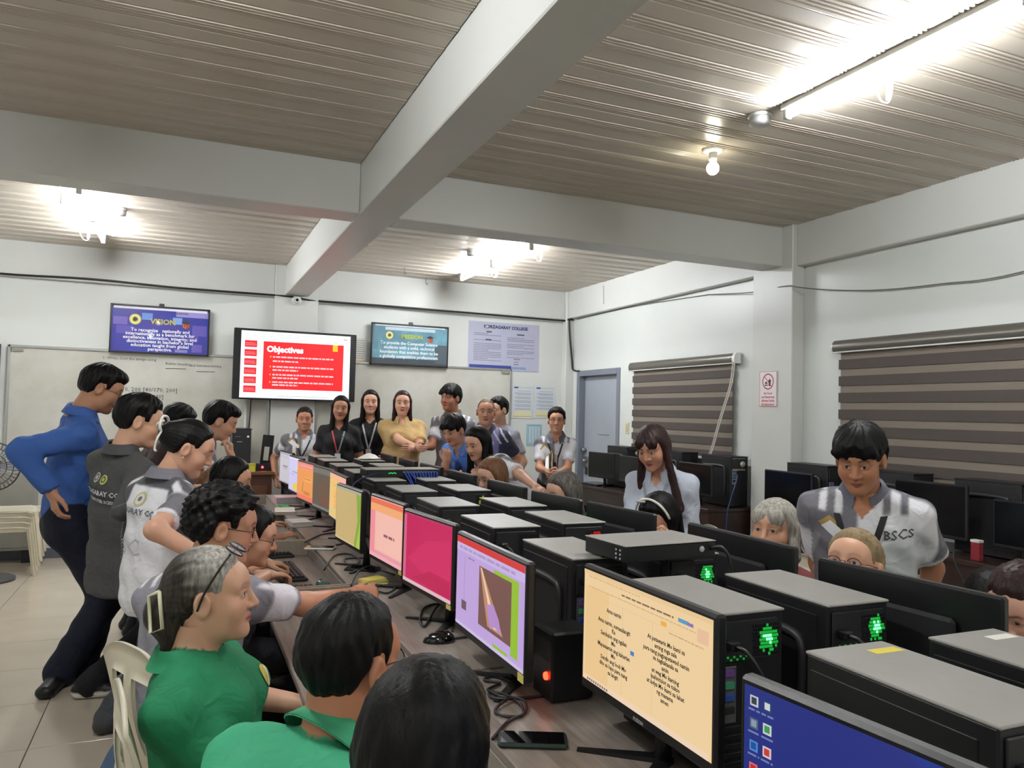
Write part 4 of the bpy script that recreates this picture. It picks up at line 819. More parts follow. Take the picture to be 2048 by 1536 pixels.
# ============================================================ people: smooth solid modelling
def smin(a, b, k):
    if k <= 0: return np.minimum(a, b)
    h = np.maximum(k-np.abs(a-b), 0)/k
    return np.minimum(a, b)-h*h*k*.25
def ell(p, c, r):
    q = (p-np.asarray(c, np.float32))/np.asarray(r, np.float32); n = np.sqrt((q*q).sum(1))
    return (n-1)*min(r)
def rcone(p, a, b, ra, rb):
    a = np.asarray(a, np.float32); ab = np.asarray(b, np.float32)-a; L2 = float(ab@ab)+1e-9
    t = np.clip(((p-a)@ab)/L2, 0, 1); d = p-a-t[:,None]*ab
    return np.sqrt((d*d).sum(1))-(ra+(rb-ra)*t)
def econe(p, a, b, lat, A, B):
    """elliptic cone a->b; lat = lateral unit axis; A=(half width, half depth) at a, B at b"""
    a = np.asarray(a, np.float32); b = np.asarray(b, np.float32); ab = b-a; L = float(np.linalg.norm(ab))+1e-9; ax = ab/L
    lat = np.asarray(lat, np.float32); lat = lat-ax*(lat@ax); lat /= np.linalg.norm(lat); fr = np.cross(ax, lat)
    d = p-a; s = d@ax; t = np.clip(s/L, 0, 1); w = A[0]+(B[0]-A[0])*t; h = A[1]+(B[1]-A[1])*t
    ds = s-t*L; m = np.minimum(w, h); q = np.sqrt(((d@lat)/w)**2+((d@fr)/h)**2+(ds/m)**2)
    return (q-1)*m
_COR = [(i,j,k) for i in (0,1) for j in (0,1) for k in (0,1)]
def surf_nets(f, lo, hi, h, pad=.018):
    lo = np.asarray(lo, float); nc = np.maximum(1, np.ceil((np.asarray(hi, float)-lo)/(4*h)).astype(int)); n = 4*nc+1
    ctr = (np.indices(nc).reshape(3,-1).T+.5)*4*h+lo; dc = f(ctr.astype(np.float32)).reshape(nc)
    rep = lambda a: a.repeat(4,0).repeat(4,1).repeat(4,2)
    near = rep(np.abs(dc) < 3.5*h+pad); D = np.ones(n, np.float32); sg = rep(np.where(dc < 0, -1., 1.).astype(np.float32))
    Mk = np.zeros(n, bool); m4 = 4*nc
    for c in _COR:
        sl = tuple(slice(c[i], c[i]+m4[i]) for i in range(3)); Mk[sl] |= near; D[sl] = np.minimum(D[sl], sg) if False else sg
    idx = np.argwhere(Mk); D[Mk] = f((idx*h+lo).astype(np.float32))
    S = D < 0; C = [n[i]-1 for i in range(3)]
    cor = {c: S[c[0]:c[0]+C[0], c[1]:c[1]+C[1], c[2]:c[2]+C[2]] for c in _COR}
    cnt = sum(v.astype(np.int8) for v in cor.values()); cells = (cnt > 0) & (cnt < 8); ci = np.argwhere(cells)
    vid = -np.ones(C, np.int32); vid[cells] = np.arange(len(ci))
    acc = np.zeros((len(ci),3)); num = np.zeros(len(ci)); dv = {c: D[ci[:,0]+c[0], ci[:,1]+c[1], ci[:,2]+c[2]] for c in _COR}
    for a in _COR:
        for ax in range(3):
            if a[ax]: continue
            b = list(a); b[ax] = 1; b = tuple(b); da, db = dv[a], dv[b]; cr = (da < 0) != (db < 0)
            t = np.where(cr, da/np.where(cr, da-db, 1), 0); P = np.array(a, float)[None].repeat(len(ci),0); P[:,ax] += t
            acc[cr] += P[cr]; num += cr
    V = (ci+acc/np.maximum(num,1)[:,None])*h+lo; F = []
    for ax in range(3):
        o1, o2 = (ax+1)%3, (ax+2)%3
        sl0 = [slice(1,-1)]*3; sl1 = [slice(1,-1)]*3; sl0[ax] = slice(0,-1); sl1[ax] = slice(1,None)
        s0, s1 = S[tuple(sl0)], S[tuple(sl1)]
        for flip, msk in ((False, s0 & ~s1), (True, ~s0 & s1)):
            e = np.argwhere(msk)
            if not len(e): continue
            base = e.copy(); base[:,o1] += 1; base[:,o2] += 1
            def cell(d1, d2):
                q = base.copy(); q[:,o1] += d1; q[:,o2] += d2; return vid[q[:,0], q[:,1], q[:,2]]
            q = np.stack([cell(-1,-1), cell(0,-1), cell(0,0), cell(-1,0)], 1)
            F.append(q[:,::-1] if flip else q)
    F = np.concatenate(F) if F else np.zeros((0,4), int); return V, F[(F >= 0).all(1)]
def np_mesh(name, V, F, col=None, m=None):
    me = bpy.data.meshes.new(name); me.vertices.add(len(V)); me.vertices.foreach_set('co', np.asarray(V, np.float32).ravel())
    me.loops.add(len(F)*4); me.loops.foreach_set('vertex_index', np.asarray(F, np.int32).ravel())
    me.polygons.add(len(F)); me.polygons.foreach_set('loop_start', np.arange(0, len(F)*4, 4, dtype=np.int32)); me.polygons.foreach_set('loop_total', np.full(len(F), 4, np.int32))
    me.polygons.foreach_set('use_smooth', np.ones(len(F), bool)); me.update(calc_edges=True)
    if col is not None:
        a = me.color_attributes.new('Col', 'FLOAT_COLOR', 'POINT'); a.data.foreach_set('color', np.asarray(col, np.float32).ravel())
    if m: me.materials.append(m)
    return me
def LC(c): return np.array(lin(c), np.float32)
def body_mat():
    m = bpy.data.materials.new('person_surface'); m.use_nodes = True; nt = m.node_tree; b = nt.nodes['Principled BSDF']; L = nt.links
    at_ = nt.nodes.new('ShaderNodeAttribute'); at_.attribute_name = 'Col'; L.new(at_.outputs['Color'], b.inputs['Base Color'])
    L.new(at_.outputs['Alpha'], b.inputs['Roughness']); b.inputs['Specular IOR Level'].default_value = .35
    tc = nt.nodes.new('ShaderNodeTexCoord'); n = nt.nodes.new('ShaderNodeTexNoise'); n.inputs['Scale'].default_value = 15; n.inputs['Detail'].default_value = 2.5; n.inputs['Distortion'].default_value = 1.2
    L.new(tc.outputs['Object'], n.inputs['Vector'])
    mth = nt.nodes.new('ShaderNodeMapRange'); mth.inputs['From Min'].default_value = .55; mth.inputs['From Max'].default_value = .75; mth.inputs['To Min'].default_value = 0.0; mth.inputs['To Max'].default_value = .75
    L.new(at_.outputs['Alpha'], mth.inputs['Value'])
    bp = nt.nodes.new('ShaderNodeBump'); bp.inputs['Distance'].default_value = .012; L.new(mth.outputs['Result'], bp.inputs['Strength']); L.new(n.outputs['Fac'], bp.inputs['Height']); L.new(bp.outputs['Normal'], b.inputs['Normal'])
    b.inputs['Subsurface Weight'].default_value = 0.0
    return m
M_BODY = body_mat()
def hairg_mat():
    m = hair_mat('hair_streaked', (120,120,120), (255,255,255), .5); nt = m.node_tree; mx = [n for n in nt.nodes if n.bl_idname == 'ShaderNodeMix'][0]; a = nt.nodes.new('ShaderNodeAttribute'); a.attribute_name = 'Col'
    m2 = nt.nodes.new('ShaderNodeMix'); m2.data_type = 'RGBA'; m2.blend_type = 'MULTIPLY'; m2.inputs['Factor'].default_value = 1.0; nt.links.new(mx.outputs['Result'], m2.inputs['A']); nt.links.new(a.outputs['Color'], m2.inputs['B']); nt.links.new(m2.outputs['Result'], nt.nodes['Principled BSDF'].inputs['Base Color']); return m
def hair_mat(name, c1, c2, rough=.42):
    m = mat(name, c1, rough, col2=c2, vscale=16, stretch=(6,6,1.0), bump=.2, bscale=26, spec=.18); return m
H_BLACK = hair_mat('hair_black', (7,6,7), (15,13,13), .5); H_BROWN = hair_mat('hair_brown', (92,62,44), (132,96,70)); H_GREY = hair_mat('hair_grey', (86,82,76), (176,170,160), .5)
H_LGREY = hair_mat('hair_silver', (120,116,108), (190,184,172), .5); H_DKBR = hair_mat('hair_dark_brown', (34,24,24), (60,42,40)); H_SALT = hair_mat('hair_salt', (52,48,46), (112,106,100), .5); H_BLOND = hair_mat('hair_faded_blond', (116,96,70), (166,146,112), .5)

# ---- head template (x right, y forward, z up; about 0.235 m tall)
def head_sdf(p, fem, fat=0.0):
    q = p.copy(); q[:,0] = np.abs(q[:,0])
    d = ell(p, (0,-.012,.034), (.0745,.094,.087))
    d = smin(d, ell(p, (0,.028,-.018), (.061+.006*fat,.062,.082)), .03)
    d = smin(d, ell(p, (0,.030,-.066), ((.046 if fem else .052)+.012*fat,.050,.042+.006*fat)), .03)
    d = smin(d, ell(p, (0,.070,-.094), (.022 if fem else .027,.021,.019)), .025)
    d = smin(d, ell(q, (.040,.054,-.024), (.026+.006*fat,.028,.028)), .025)
    d = smin(d, rcone(q, (.008,.081,.032), (.046,.068,.030), .011 if fem else .013, .010), .016)
    d = smin(d, ell(p, (0,.052,.052), (.05,.038,.034)), .03)
    e = ell(q, (.031,.098,.010), (.021,.019,.0125)); d = -smin(-d, e, .012)
    d = smin(d, ell(q, (.031,.0755,.010), (.0135,.0135,.0115)), .002)
    d = smin(d, rcone(q, (.017,.0865,.0175), (.043,.079,.0165), .0048, .0045), .005)
    d = smin(d, rcone(q, (.019,.0845,.002), (.042,.078,.004), .0046, .004), .006)
    d = smin(d, rcone(p, (0,.086,.024), (0,.1085,-.022), .0075, .0115), .012)
    d = smin(d, ell(q, (.0125,.0965,-.026), (.009,.010,.0075)), .008)
    d = smin(d, rcone(q, (0,.0925,-.0515), (.021,.083,-.0535), .0058, .003), .008)
    d = smin(d, rcone(q, (0,.0905,-.0625), (.019,.082,-.058), .0070 if fem else .0064, .003), .006)
    ear = ell(q, (.082,-.010,.000), (.012,.021,.033)); ear = -smin(-ear, ell(q, (.094,-.006,.003), (.010,.012,.020)), .006)
    d = smin(d, ear, .008)
    return smin(d, rcone(p, (0,-.028,-.06), (0,-.045,-.20), .050 if fem else .056+.008*fat, .050 if fem else .058+.01*fat), .03)
_HT = {}
def head_template(fem, fat, h):
    key = (fem, fat, h)
    if key in _HT: return _HT[key]
    V, F = surf_nets(lambda p: head_sdf(p, fem, fat), (-.105,-.13,-.20), (.105,.14,.14), h, .006)
    x, y, z = V.T; ax = np.abs(x); g = lambda v, s: np.exp(-(v/s)**2)
    W = {}
    W['lip'] = ((ax < .024) & (y > .078)) * np.clip(1.25-((ax/.0235)**2+((z+.057)/.0125)**2), 0, 1)
    W['mline'] = (y > .078)*g(z+.0572, .0017)*np.clip((.0245-ax)/.004, 0, 1)
    bz = .0345+.004*np.sin(np.clip((ax-.014)/.036, 0, 1)*PI)-.004*np.clip((ax-.04)/.01, 0, 1)
    W['brow'] = (y > .05)*g(z-bz, .0042)*np.clip((ax-.010)/.006, 0, 1)*np.clip((.053-ax)/.008, 0, 1)
    er = np.sqrt(((ax-.031)/.0132)**2+((z-.0098)/.0058)**2); ey = (y > .072)
    W['eye'] = ey*np.clip((1.05-er)*5, 0, 1)
    W['iris'] = ey*np.clip((.0072-np.sqrt((ax-.031)**2+(z-.0105)**2))/.0018, 0, 1)*np.clip((1.1-er)*5, 0, 1)
    W['lash'] = ey*np.clip(1-np.abs(z-(.0155-.6*(ax-.031)**2/.012))/.0026, 0, 1)*np.clip((.0165-np.abs(ax-.031))/.003, 0, 1)
    W['blush'] = g(ax-.045, .02)*g(z+.022, .02)*(y > .03)+.8*g(ax, .012)*g(z+.02, .012)*(y > .09)
    W['nost'] = g(ax-.0085, .0035)*g(z+.0335, .003)*(y > .09)
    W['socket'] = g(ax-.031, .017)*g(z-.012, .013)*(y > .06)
    _HT[key] = (V, F, W); return _HT[key]
def head_colors(W, n, skin, lip, brow=(24,20,20), smile=False, old=False):
    c = np.repeat(LC(skin)[None], n, 0); mixc = lambda c, w, t: c*(1-w[:,None])+np.asarray(t, np.float32)[None]*w[:,None]
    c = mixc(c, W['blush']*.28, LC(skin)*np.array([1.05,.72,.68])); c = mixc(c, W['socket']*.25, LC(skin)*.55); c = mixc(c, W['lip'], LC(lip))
    c = mixc(c, W['mline']*.85, LC((70,30,30)) if not smile else LC((225,218,210))); c = mixc(c, W['brow']*(.5 if old else .9), LC(brow)); c = mixc(c, W['eye'], LC((206,200,194)))
    c = mixc(c, W['iris'], LC((26,18,16))); c = mixc(c, W['lash']*.9, LC((20,16,16))); return mixc(c, np.clip(W['nost'],0,1)*.7, LC((60,30,26)))
# ---- hand template: x along fingers, z back of the hand, thumb on +y
POSE = {'relax': (20,32,18,.25), 'flat': (4,8,5,.5), 'type': (28,42,22,.35), 'fist': (78,95,55,-.1), 'grip': (50,60,35,.1)}
_HN = {}
def hand_template(pose, h=.0046):
    if (pose, h) in _HN: return _HN[pose, h]
    m, pp, dd, sp = POSE[pose]; prim = []
    for j, (yo, L, xo) in enumerate(((.030,.072,.088),(.010,.080,.092),(-.011,.074,.089),(-.031,.058,.080))):
        a = np.array([xo,yo,.002]); ang = 0; fan = (1.5-j)*.07*(sp+.3); r = .0088 if j < 3 else .0076
        for q, (fr, cu) in enumerate(((.45,m+2*j),(.30,pp),(.25,dd))):
            ang += math.radians(cu); b_ = a+L*fr*np.array([math.cos(ang)*math.cos(fan), math.sin(fan)*math.cos(ang), -math.sin(ang)]); prim.append((a,b_,r*(1-.08*q),r*(.94-.08*q))); a = b_
    t0 = np.array([.022,.030,-.006]); t1 = np.array([.052,.052+.012*sp,-.016]); t2 = t1+np.array([.030,.012*sp+.004-.012*(m > 60),-.008-.012*(m > 60)]); t3 = t2+np.array([.024,-.002-.022*(m > 40),-.004-.006*(m > 40)])
    thumb = [(t0,t1,.0135,.0115),(t1,t2,.0112,.0098),(t2,t3,.0098,.0078)]
    def f(p):
        d = econe(p, (.012,0,0), (.082,-.001,.001), (0,1,0), (.030,.0165), (.040,.0125))
        d = smin(d, rcone(p, (-.05,0,0), (.01,0,0), .026, .026), .02)
        for a, b_, r0, r1 in prim: d = smin(d, rcone(p, a, b_, r0, r1), .005)
        th = None
        for a, b_, r0, r1 in thumb: e = rcone(p, a, b_, r0, r1); th = e if th is None else smin(th, e, .004)
        return smin(d, th, .010)
    V, F = surf_nets(f, (-.075,-.07,-.11), (.19,.10,.045), h, .006); _HN[pose, h] = (V, F); return V, F
def rot_from(x, z):
    x = np.asarray(x, float); x = x/np.linalg.norm(x); z = np.asarray(z, float); z = z-x*(z@x); z /= np.linalg.norm(z); return np.stack([x, np.cross(z, x), z], 1)
def ik(a, c, l1, l2, hint):
    a, c = np.asarray(a, float), np.asarray(c, float); d = c-a; L = np.linalg.norm(d); mx = (l1+l2)*.995
    if L > mx: c = a+d/L*mx; d = c-a; L = mx
    u = d/L; x = (l1*l1-l2*l2+L*L)/(2*L); hgt = math.sqrt(max(0, l1*l1-x*x)); hv = np.asarray(hint, float); hv = hv-u*(hv@u); hv /= np.linalg.norm(hv)+1e-9
    return a+u*x+hv*hgt, c
def ydir(deg): return np.array([math.cos(math.radians(deg)), math.sin(math.radians(deg)), 0.])

# ---- hair shapes in head space; g = gravity direction in head space
def interp_cut(y, pts): return np.interp(y, [a for a, _ in pts], [b_ for _, b_ in pts])
CUT_M = [(-.13,-.085),(-.05,-.080),(-.034,-.035),(-.024,.030),(.014,.034),(.020,.000),(.036,.004),(.044,.046),(.07,.070),(.13,.076)]
CUT_F = [(-.13,-.10),(-.03,-.09),(.0,-.08),(.016,-.02),(.030,.0),(.042,.045),(.07,.072),(.13,.078)]
CUT_K = [(-.13,-.07),(-.05,-.06),(-.036,-.02),(-.024,.028),(.014,.034),(.024,.015),(.036,.02),(.046,.052),(.07,.078),(.13,.084)]
CUT_B = [(-.13,-.09),(-.05,-.085),(-.034,-.04),(-.024,.015),(.014,.015),(.022,-.005),(.04,.0),(.05,.030),(.09,.042),(.13,.045)]
def hair_sdf(style, g, o):
    g = np.asarray(g, np.float32); L = o.get('len', .34)
    def f(p):
        x, y, z = p[:,0], p[:,1], p[:,2]; ax = np.abs(x); az = np.arctan2(x, y+.012)
        fine = .0014*np.sin(az*19+3*np.sin(z*30+o.get('seed',0)))+.0009*np.sin(az*37+z*40)
        q = p.copy(); q[:,0] = ax; t = o.get('t', .012)
        d = ell(p, (0,-.014,.036), (.0765+t*.8,.097+t,.090+t*1.25))
        if style in ('short','fringe','curly'):
            cut = interp_cut(y, CUT_M if style != 'fringe' else CUT_B)
            cut = cut+.006*np.sin(x*130+o.get('seed',0))*(y > .05)
            d = ell(p, (0,-.014,.036), (.0765,.097,.090))-t*np.clip((z-cut)/.05, .12, 1)*(1+.25*np.clip((z-.05)/.05,0,1))+.0025*np.sin(az*6+z*31+o.get('seed',0)*2)*np.sin(z*40+x*33)
            if style == 'curly':
                d = d+.007*np.sin(x*95+1)*np.sin(y*88)*np.sin(z*92)+.006*np.sin(x*170+y*90)*np.sin(z*160+1)
            if o.get('quiff'): d = smin(d, ell(p, (o.get('qx',.0),.060,.098), (.055,.040,.030)), .03)
            if style == 'fringe': d = smin(d, ell(q, (.03,.075,.06), (.055,.022,.030)), .02)
            return np.maximum(d+fine*(1 if style != 'curly' else .3), (cut-z)*.7)
        cut = interp_cut(y, CUT_F if style != 'back' else CUT_K); d = ell(p, (0,-.014,.036), (.0765,.097,.090))-t*np.clip((z-cut)/.045, .15, 1); d = np.maximum(d, (cut-z)*.7)
        if style in ('long','bob'):
            R0 = o.get('r', .030)
            fh = np.array([0,1,0],np.float32)-g*g[1]; bs = -fh*(.26*max(0,float(g[1])))
            back = econe(p, (0,-.058,.0), np.array([0,-.062,0])+g*L+bs, (1,0,0), (.082,.050), (.088 if style == 'long' else .07,.036))
            side = rcone(q, (.073,-.008,.03), np.array([o.get('sx',.082),o.get('sy',.006),.0])+g*L*o.get('sl',.9)+bs*.35, R0*.7, R0)
            d = smin(smin(d, back, .03), np.maximum(side, (y-.052-.25*np.maximum(0,-z-.1))*.8), .025)
            if o.get('bang'): d = smin(d, np.maximum(ell(q, (.030,.072,.060), (.042,.026,.038)), (.034-z+.6*np.maximum(0,.012-ax))*.7), .015)
            return d+fine
        if style == 'back':                      # swept back and gathered
            d = smin(d, ell(p, (0,-.105,.0)+np.array(o.get('bun',(0,0,0))), o.get('bunr',(.045,.045,.05))), .03)
            if o.get('tail'): d = smin(d, econe(p, (0,-.10,-.02), np.array([0,-.10,-.02])+g*o['tail'], (1,0,0), (.05,.04), (.03,.02)), .03)
            st = .0008*np.sin(np.arctan2(x, z-.02)*30)
            return d+st
        return d+fine
    return f
def tube_obj(name, pts, r, m, parent, n=6): return MB().tube(pts, r, n).build(name, m, parent)

def person(label, head, face, pitch=0, roll=0, body=None, sit=False, s=1.0, wid=1.0, fem=False, fat=0.0, skin=(178,128,98), lip=(150,84,78), hair=None, hm=None, shirt=(200,200,200), pants=(26,28,36), shoes=(20,20,22),
           sleeve='short', pat=None, wr=(None,None), hp=('relax','relax'), eh=(None,None), hd=(None,None), palm=(None,None), hipp=None, feet=None, res=.012, hres=.0056, collar=None, glasses=None, lany=None, belly=0.0, smile=False, old=False, hem=.07, tuck=False, name='person', ho=None, decals=(), vneck=.03, loose=0.0, lean_extra=0.0, brow=(24,20,20), neck_t=1.0, group=None, fdir=(None,None)):
    body = face if body is None else body
    T = thing(name, label, 'person', (0,0,0), 0, group)
    head = np.array(head, float); fy = ydir(face); up0 = np.array([0,0,1.])
    pt, rl = math.radians(pitch), math.radians(roll)
    fwd = fy*math.cos(pt)-up0*math.sin(pt); upv = fy*math.sin(pt)+up0*math.cos(pt); rgt = np.cross(fwd, upv)
    rgt, upv = rgt*math.cos(rl)+upv*math.sin(rl), -rgt*math.sin(rl)+upv*math.cos(rl)
    HR = np.stack([rgt, fwd, upv], 1)                    # head local -> world
    bf = ydir(body); neck = head+HR@np.array([0,-.035,-.105])*s-up0*.055*s-bf*.012
    Lt = .50*s; hz = .53 if sit else min(.90*s, neck[2]-.93*Lt)
    if hipp is not None: hip = np.array(hipp, float)
    else:
        dz = neck[2]-hz; ln = math.sqrt(max(0, Lt*Lt-dz*dz)) if dz < Lt else 0.0
        hip = np.array([neck[0], neck[1], hz])-bf*(min(ln,.42)+lean_extra)
    tu = (neck-hip)/np.linalg.norm(neck-hip); Rv = np.cross(bf, up0); Rv = Rv-tu*(Rv@tu); Rv /= np.linalg.norm(Rv); Fv = np.cross(tu, Rv)*1.0
    if Fv@bf < 0: Fv = -Fv
    TL = np.linalg.norm(neck-hip); W = wid*s; sh = []
    for sg in (1,-1): sh.append(neck-tu*.078*s+Rv*sg*.154*W-Fv*.010)
    K = {}   # groups: list of functions
    def P(gname, fn, k=.03): K.setdefault(gname, []).append((fn, k))
    pts = lambda fr: hip+tu*TL*fr
    fatb = 1+.25*fat
    cl = 'shirt'
    lo_ = loose
    P(cl, lambda p: econe(p, pts(.05), pts(.42), Rv, (.150*W*fatb+lo_,.108*W*fatb+lo_), (.142*W*fatb+lo_,.103*W*fatb+lo_)))
    P(cl, lambda p: econe(p, pts(.42), pts(.72), Rv, (.142*W*fatb+lo_,.103*W*fatb+lo_), (.160*W,.112*W)), .05)
    P(cl, lambda p: econe(p, pts(.72), pts(.90), Rv, (.160*W,.112*W), (.135*W,.070*W)), .05)
    P(cl, lambda p: rcone(p, sh[0]-tu*.004, sh[1]-tu*.004, .054*W, .054*W), .05)
    for i in (0,1): P(cl, lambda p, i=i: rcone(p, neck-tu*.012-Fv*.012, sh[i]+tu*.004, .045*s, .052*W), .04)
    if fem:
        for sg in (1,-1): P(cl, lambda p, sg=sg: ell(p, pts(.66)+Rv*sg*.066*W+Fv*.078*W, (.062*W,)*3), .06)
    if belly: P(cl, lambda p: ell(p, pts(.30)+Fv*(.04+.05*belly), (.12*W,.12*W,.13*W)), .08)
    TOR = list(K[cl][:4]); SLV = []
    if not tuck:
        def hemf(p): return np.maximum(econe(p, hip-up0*.10*s, pts(.08), Rv, (.166*W*fatb+lo_,.122*W*fatb+lo_), (.153*W*fatb+lo_,.11*W*fatb+lo_)), ((hip-up0*hem*s)[2]-p[:,2]))
        if not sit: P(cl, hemf, .03)
    hipj = [hip+Rv*sg*.088*W-up0*.02 for sg in (1,-1)]
    pw = 1.08 if tuck else .93
    P('pants', lambda p: econe(p, hip-up0*.03, hip+tu*(.10 if tuck else .05), Rv, (.150*W*fatb*pw,.108*W*fatb*pw), (.146*W*fatb*pw,.104*W*fatb*pw)))
    # legs
    for i, sg in enumerate((1,-1)):
        if sit:
            kn = hipj[i]+bf*.40*s+Rv*sg*.03; kn[2] = .50; an = kn+bf*(.02)-np.array([0,0,.42]); an[2] = .085
            if feet is not None: an = np.array([feet[i][0], feet[i][1], .085])
        else:
            an = (np.array([feet[i][0], feet[i][1], .085]) if feet is not None else np.array([*(hip+Rv*sg*.10*W)[:2], .085])); kn, an = ik(hipj[i], an, .43*s, .42*s, bf); an[2] = max(an[2], .08)
        P('pants', lambda p, a=hipj[i], b_=kn: rcone(p, a, b_, .090*W*fatb, (.064 if sit else .076)*W), .05)
        P('pants', lambda p, a=kn, b_=an: rcone(p, a, b_-np.array([0,0,.02]), (.063 if sit else .075)*W, (.058 if sit else .070)*W), .03)
        heel = np.array([an[0],an[1],.042])-bf*.035; fd_ = bf if fdir[i] is None else ydir(fdir[i]); heel = np.array([an[0],an[1],.042])-fd_*.035; toe = np.array([an[0],an[1],.036])+fd_*.17+Rv*sg*.02
        P('shoes', lambda p, a=heel, b_=toe: np.maximum(econe(p, a, b_, np.cross(b_-a, up0), (.046,.046), (.048,.036)), .004-p[:,2]), .0)
    # arms
    AR = []
    for i, sg in enumerate((1,-1)):
        tgt = wr[i]
        if tgt is None: tgt = hip+Rv*sg*.24*W+bf*.06-up0*.02 if not sit else hip+Rv*sg*.16*W+bf*.36+up0*.23
        hint = eh[i] if eh[i] is not None else (-bf*.8+Rv*sg*.5-up0*.3)
        el, wp = ik(sh[i], tgt, .285*s, .25*s, hint); AR.append((sh[i], el, wp))
        P('skin', lambda p, a=sh[i], b_=el: rcone(p, a, b_, .045*s, .040*s), .02); P('skin', lambda p, a=el, b_=wp: rcone(p, a, b_, .041*s, .027*s), .02)
        ua = (el-sh[i])/np.linalg.norm(el-sh[i]); fa = (wp-el)/np.linalg.norm(wp-el)
        if sleeve == 'short':
            end = sh[i]+ua*.205*s; SLV.append((lambda p, a=sh[i], b_=end: rcone(p, a, b_, .057*W, .059*W), 0))
            P(cl, lambda p, a=sh[i], b_=end, u=ua: np.maximum(rcone(p, a, b_+u*.04, .057*W, .059*W), (p-b_.astype(np.float32))@u.astype(np.float32)), .03)
        elif sleeve == 'long':
            P(cl, lambda p, a=sh[i], b_=el: rcone(p, a, b_, .062*W, .054*W), .03); end = wp-fa*.012
            P(cl, lambda p, a=el, b_=end, u=fa: np.maximum(rcone(p, a, b_+u*.03, .054*W, .040*W), (p-b_.astype(np.float32))@u.astype(np.float32)), .03)
        elif sleeve == 'roll':
            P(cl, lambda p, a=sh[i], b_=el: rcone(p, a, b_, .062*W, .056*W), .03)
    P('skin', lambda p: rcone(p, neck+tu*.012, head+HR@np.array([0,-.03,-.05])*s, .054*s*neck_t, .050*s*neck_t), .02)
    ksd = {'shirt':1,'pants':1}
    wv = RNG.uniform(0, 6, 6)
    def gd(gname, p):
        d = None
        for fn, k in K.get(gname, []):
            e = fn(p); d = e if d is None else smin(d, e, k)
        if gname in ksd:
            A = .0052 if gname == 'shirt' else .0045
            d = d+A*(np.sin(p[:,0]*31+p[:,2]*23+wv[0]+2*np.sin(p[:,1]*17))*np.sin(p[:,1]*27-p[:,2]*19+wv[1])+.6*np.sin(p[:,2]*47+p[:,0]*21+wv[2])*np.sin(p[:,0]*38+p[:,1]*33+wv[3]))
        return d
    GN = ['skin','shirt','pants','shoes']
    def f(p):
        d = None
        for g_ in GN:
            e = gd(g_, p); d = e if d is None else smin(d, e, .006)
        return d
    allp = np.array([hip, neck, *sh, *[q for a in AR for q in a]]+[hip+bf*.6*sit])
    lo = allp.min(0)-.2; hi = allp.max(0)+.14; lo[2] = -.02; hi[2] = max(neck[2], sh[0][2], sh[1][2])+.09
    if not sit and feet is not None:
        for q in feet: lo[:2] = np.minimum(lo[:2], np.array(q)-.16); hi[:2] = np.maximum(hi[:2], np.array(q)+.2)
    lo[:2] -= .05; hi[:2] += .05
    V, F = surf_nets(f, lo, hi, res)
    p32 = V.astype(np.float32); G = np.stack([gd(g_, p32) for g_ in GN], 1); gi = G.argmin(1)
    col = np.zeros((len(V),4), np.float32)
    rel = p32-hip; u = rel@Rv; v = rel@Fv; w_ = (rel@tu)/TL
    side = np.where(u > 0, 1, -1)
    # arm coordinate: distance along the upper arm (0..1) for sleeve colours
    at_ = np.zeros(len(V)); an_ = np.zeros(len(V))
    for i in (0,1):
        a, e, _ = AR[i]; ua = (e-a); L = np.linalg.norm(ua); ua = ua/L; d_ = p32-a; tt = (d_@ua)/L; perp = np.linalg.norm(d_-np.outer(d_@ua, ua), axis=1)
        sl_ = np.min([fn(p32) for fn, _ in SLV], 0) if SLV else np.full(len(V), 9.); tr_ = np.min([fn(p32) for fn, _ in TOR], 0); near = (perp < .10*W) & (tt > .10) & (sl_ < tr_-.002); at_[near] = tt[near]; an_[near] = ((d_@Fv)/.06)[near]
    sc = np.repeat(LC(shirt)[None], len(V), 0)
    if pat: sc = pat(u/W, v/W, w_, at_, an_, sc)
    if vneck:
        skm = (v > 0) & (w_ > .90) & (np.abs(u) < vneck*(w_-.90)/.10); sc[skm] = LC(skin)
    cols = [np.repeat(LC(skin)[None], len(V), 0), sc, np.repeat(LC(pants)[None], len(V), 0), np.repeat(LC(shoes[0] if len(shoes) == 2 else shoes)[None], len(V), 0)]
    if len(shoes) == 2: cols[3] = np.where((p32[:,2] < .035)[:,None], LC(shoes[1])[None], LC(shoes[0])[None])
    for k_, rg in enumerate((.46,.78,.80,.42)): m_ = gi == k_; col[m_,:3] = cols[k_][m_]; col[m_,3] = rg
    Vs, Fs, Cs = [V], [F], [col]; off = len(V)
    # head
    hv, hf, Wt = head_template(fem, fat, hres); Hw = (hv*s*1.0)@HR.T+head; hc = np.ones((len(hv),4), np.float32); hc[:,:3] = head_colors(Wt, len(hv), skin, lip, brow, smile, old); hc[:,3] = .46
    Vs.append(Hw); Fs.append(hf+off); Cs.append(hc); off += len(hv)
    for i, sg in enumerate((1,-1)):
        tv, tf = hand_template(hp[i], .0046 if hres < .0044 else .0064); a, e, wp = AR[i]; fa = (wp-e)/np.linalg.norm(wp-e); x = fa if hd[i] is None else np.asarray(hd[i], float)
        z = np.asarray(palm[i], float)*-1 if palm[i] is not None else (Rv*sg*.9+bf*.3 if not sit else up0*1.0+Rv*sg*.2)
        M3 = rot_from(x, z); q = tv.copy()*s*(.92 if fem else 1.0)
        if sg < 0: q[:,1] *= -1; tf = tf[:,::-1]
        hv2 = q@M3.T+wp; c = np.ones((len(q),4), np.float32); c[:,:3] = LC(skin); c[:,3] = .46
        Vs.append(hv2); Fs.append(tf+off); Cs.append(c); off += len(q)
    V = np.concatenate(Vs); F = np.concatenate(Fs); C_ = np.concatenate(Cs)
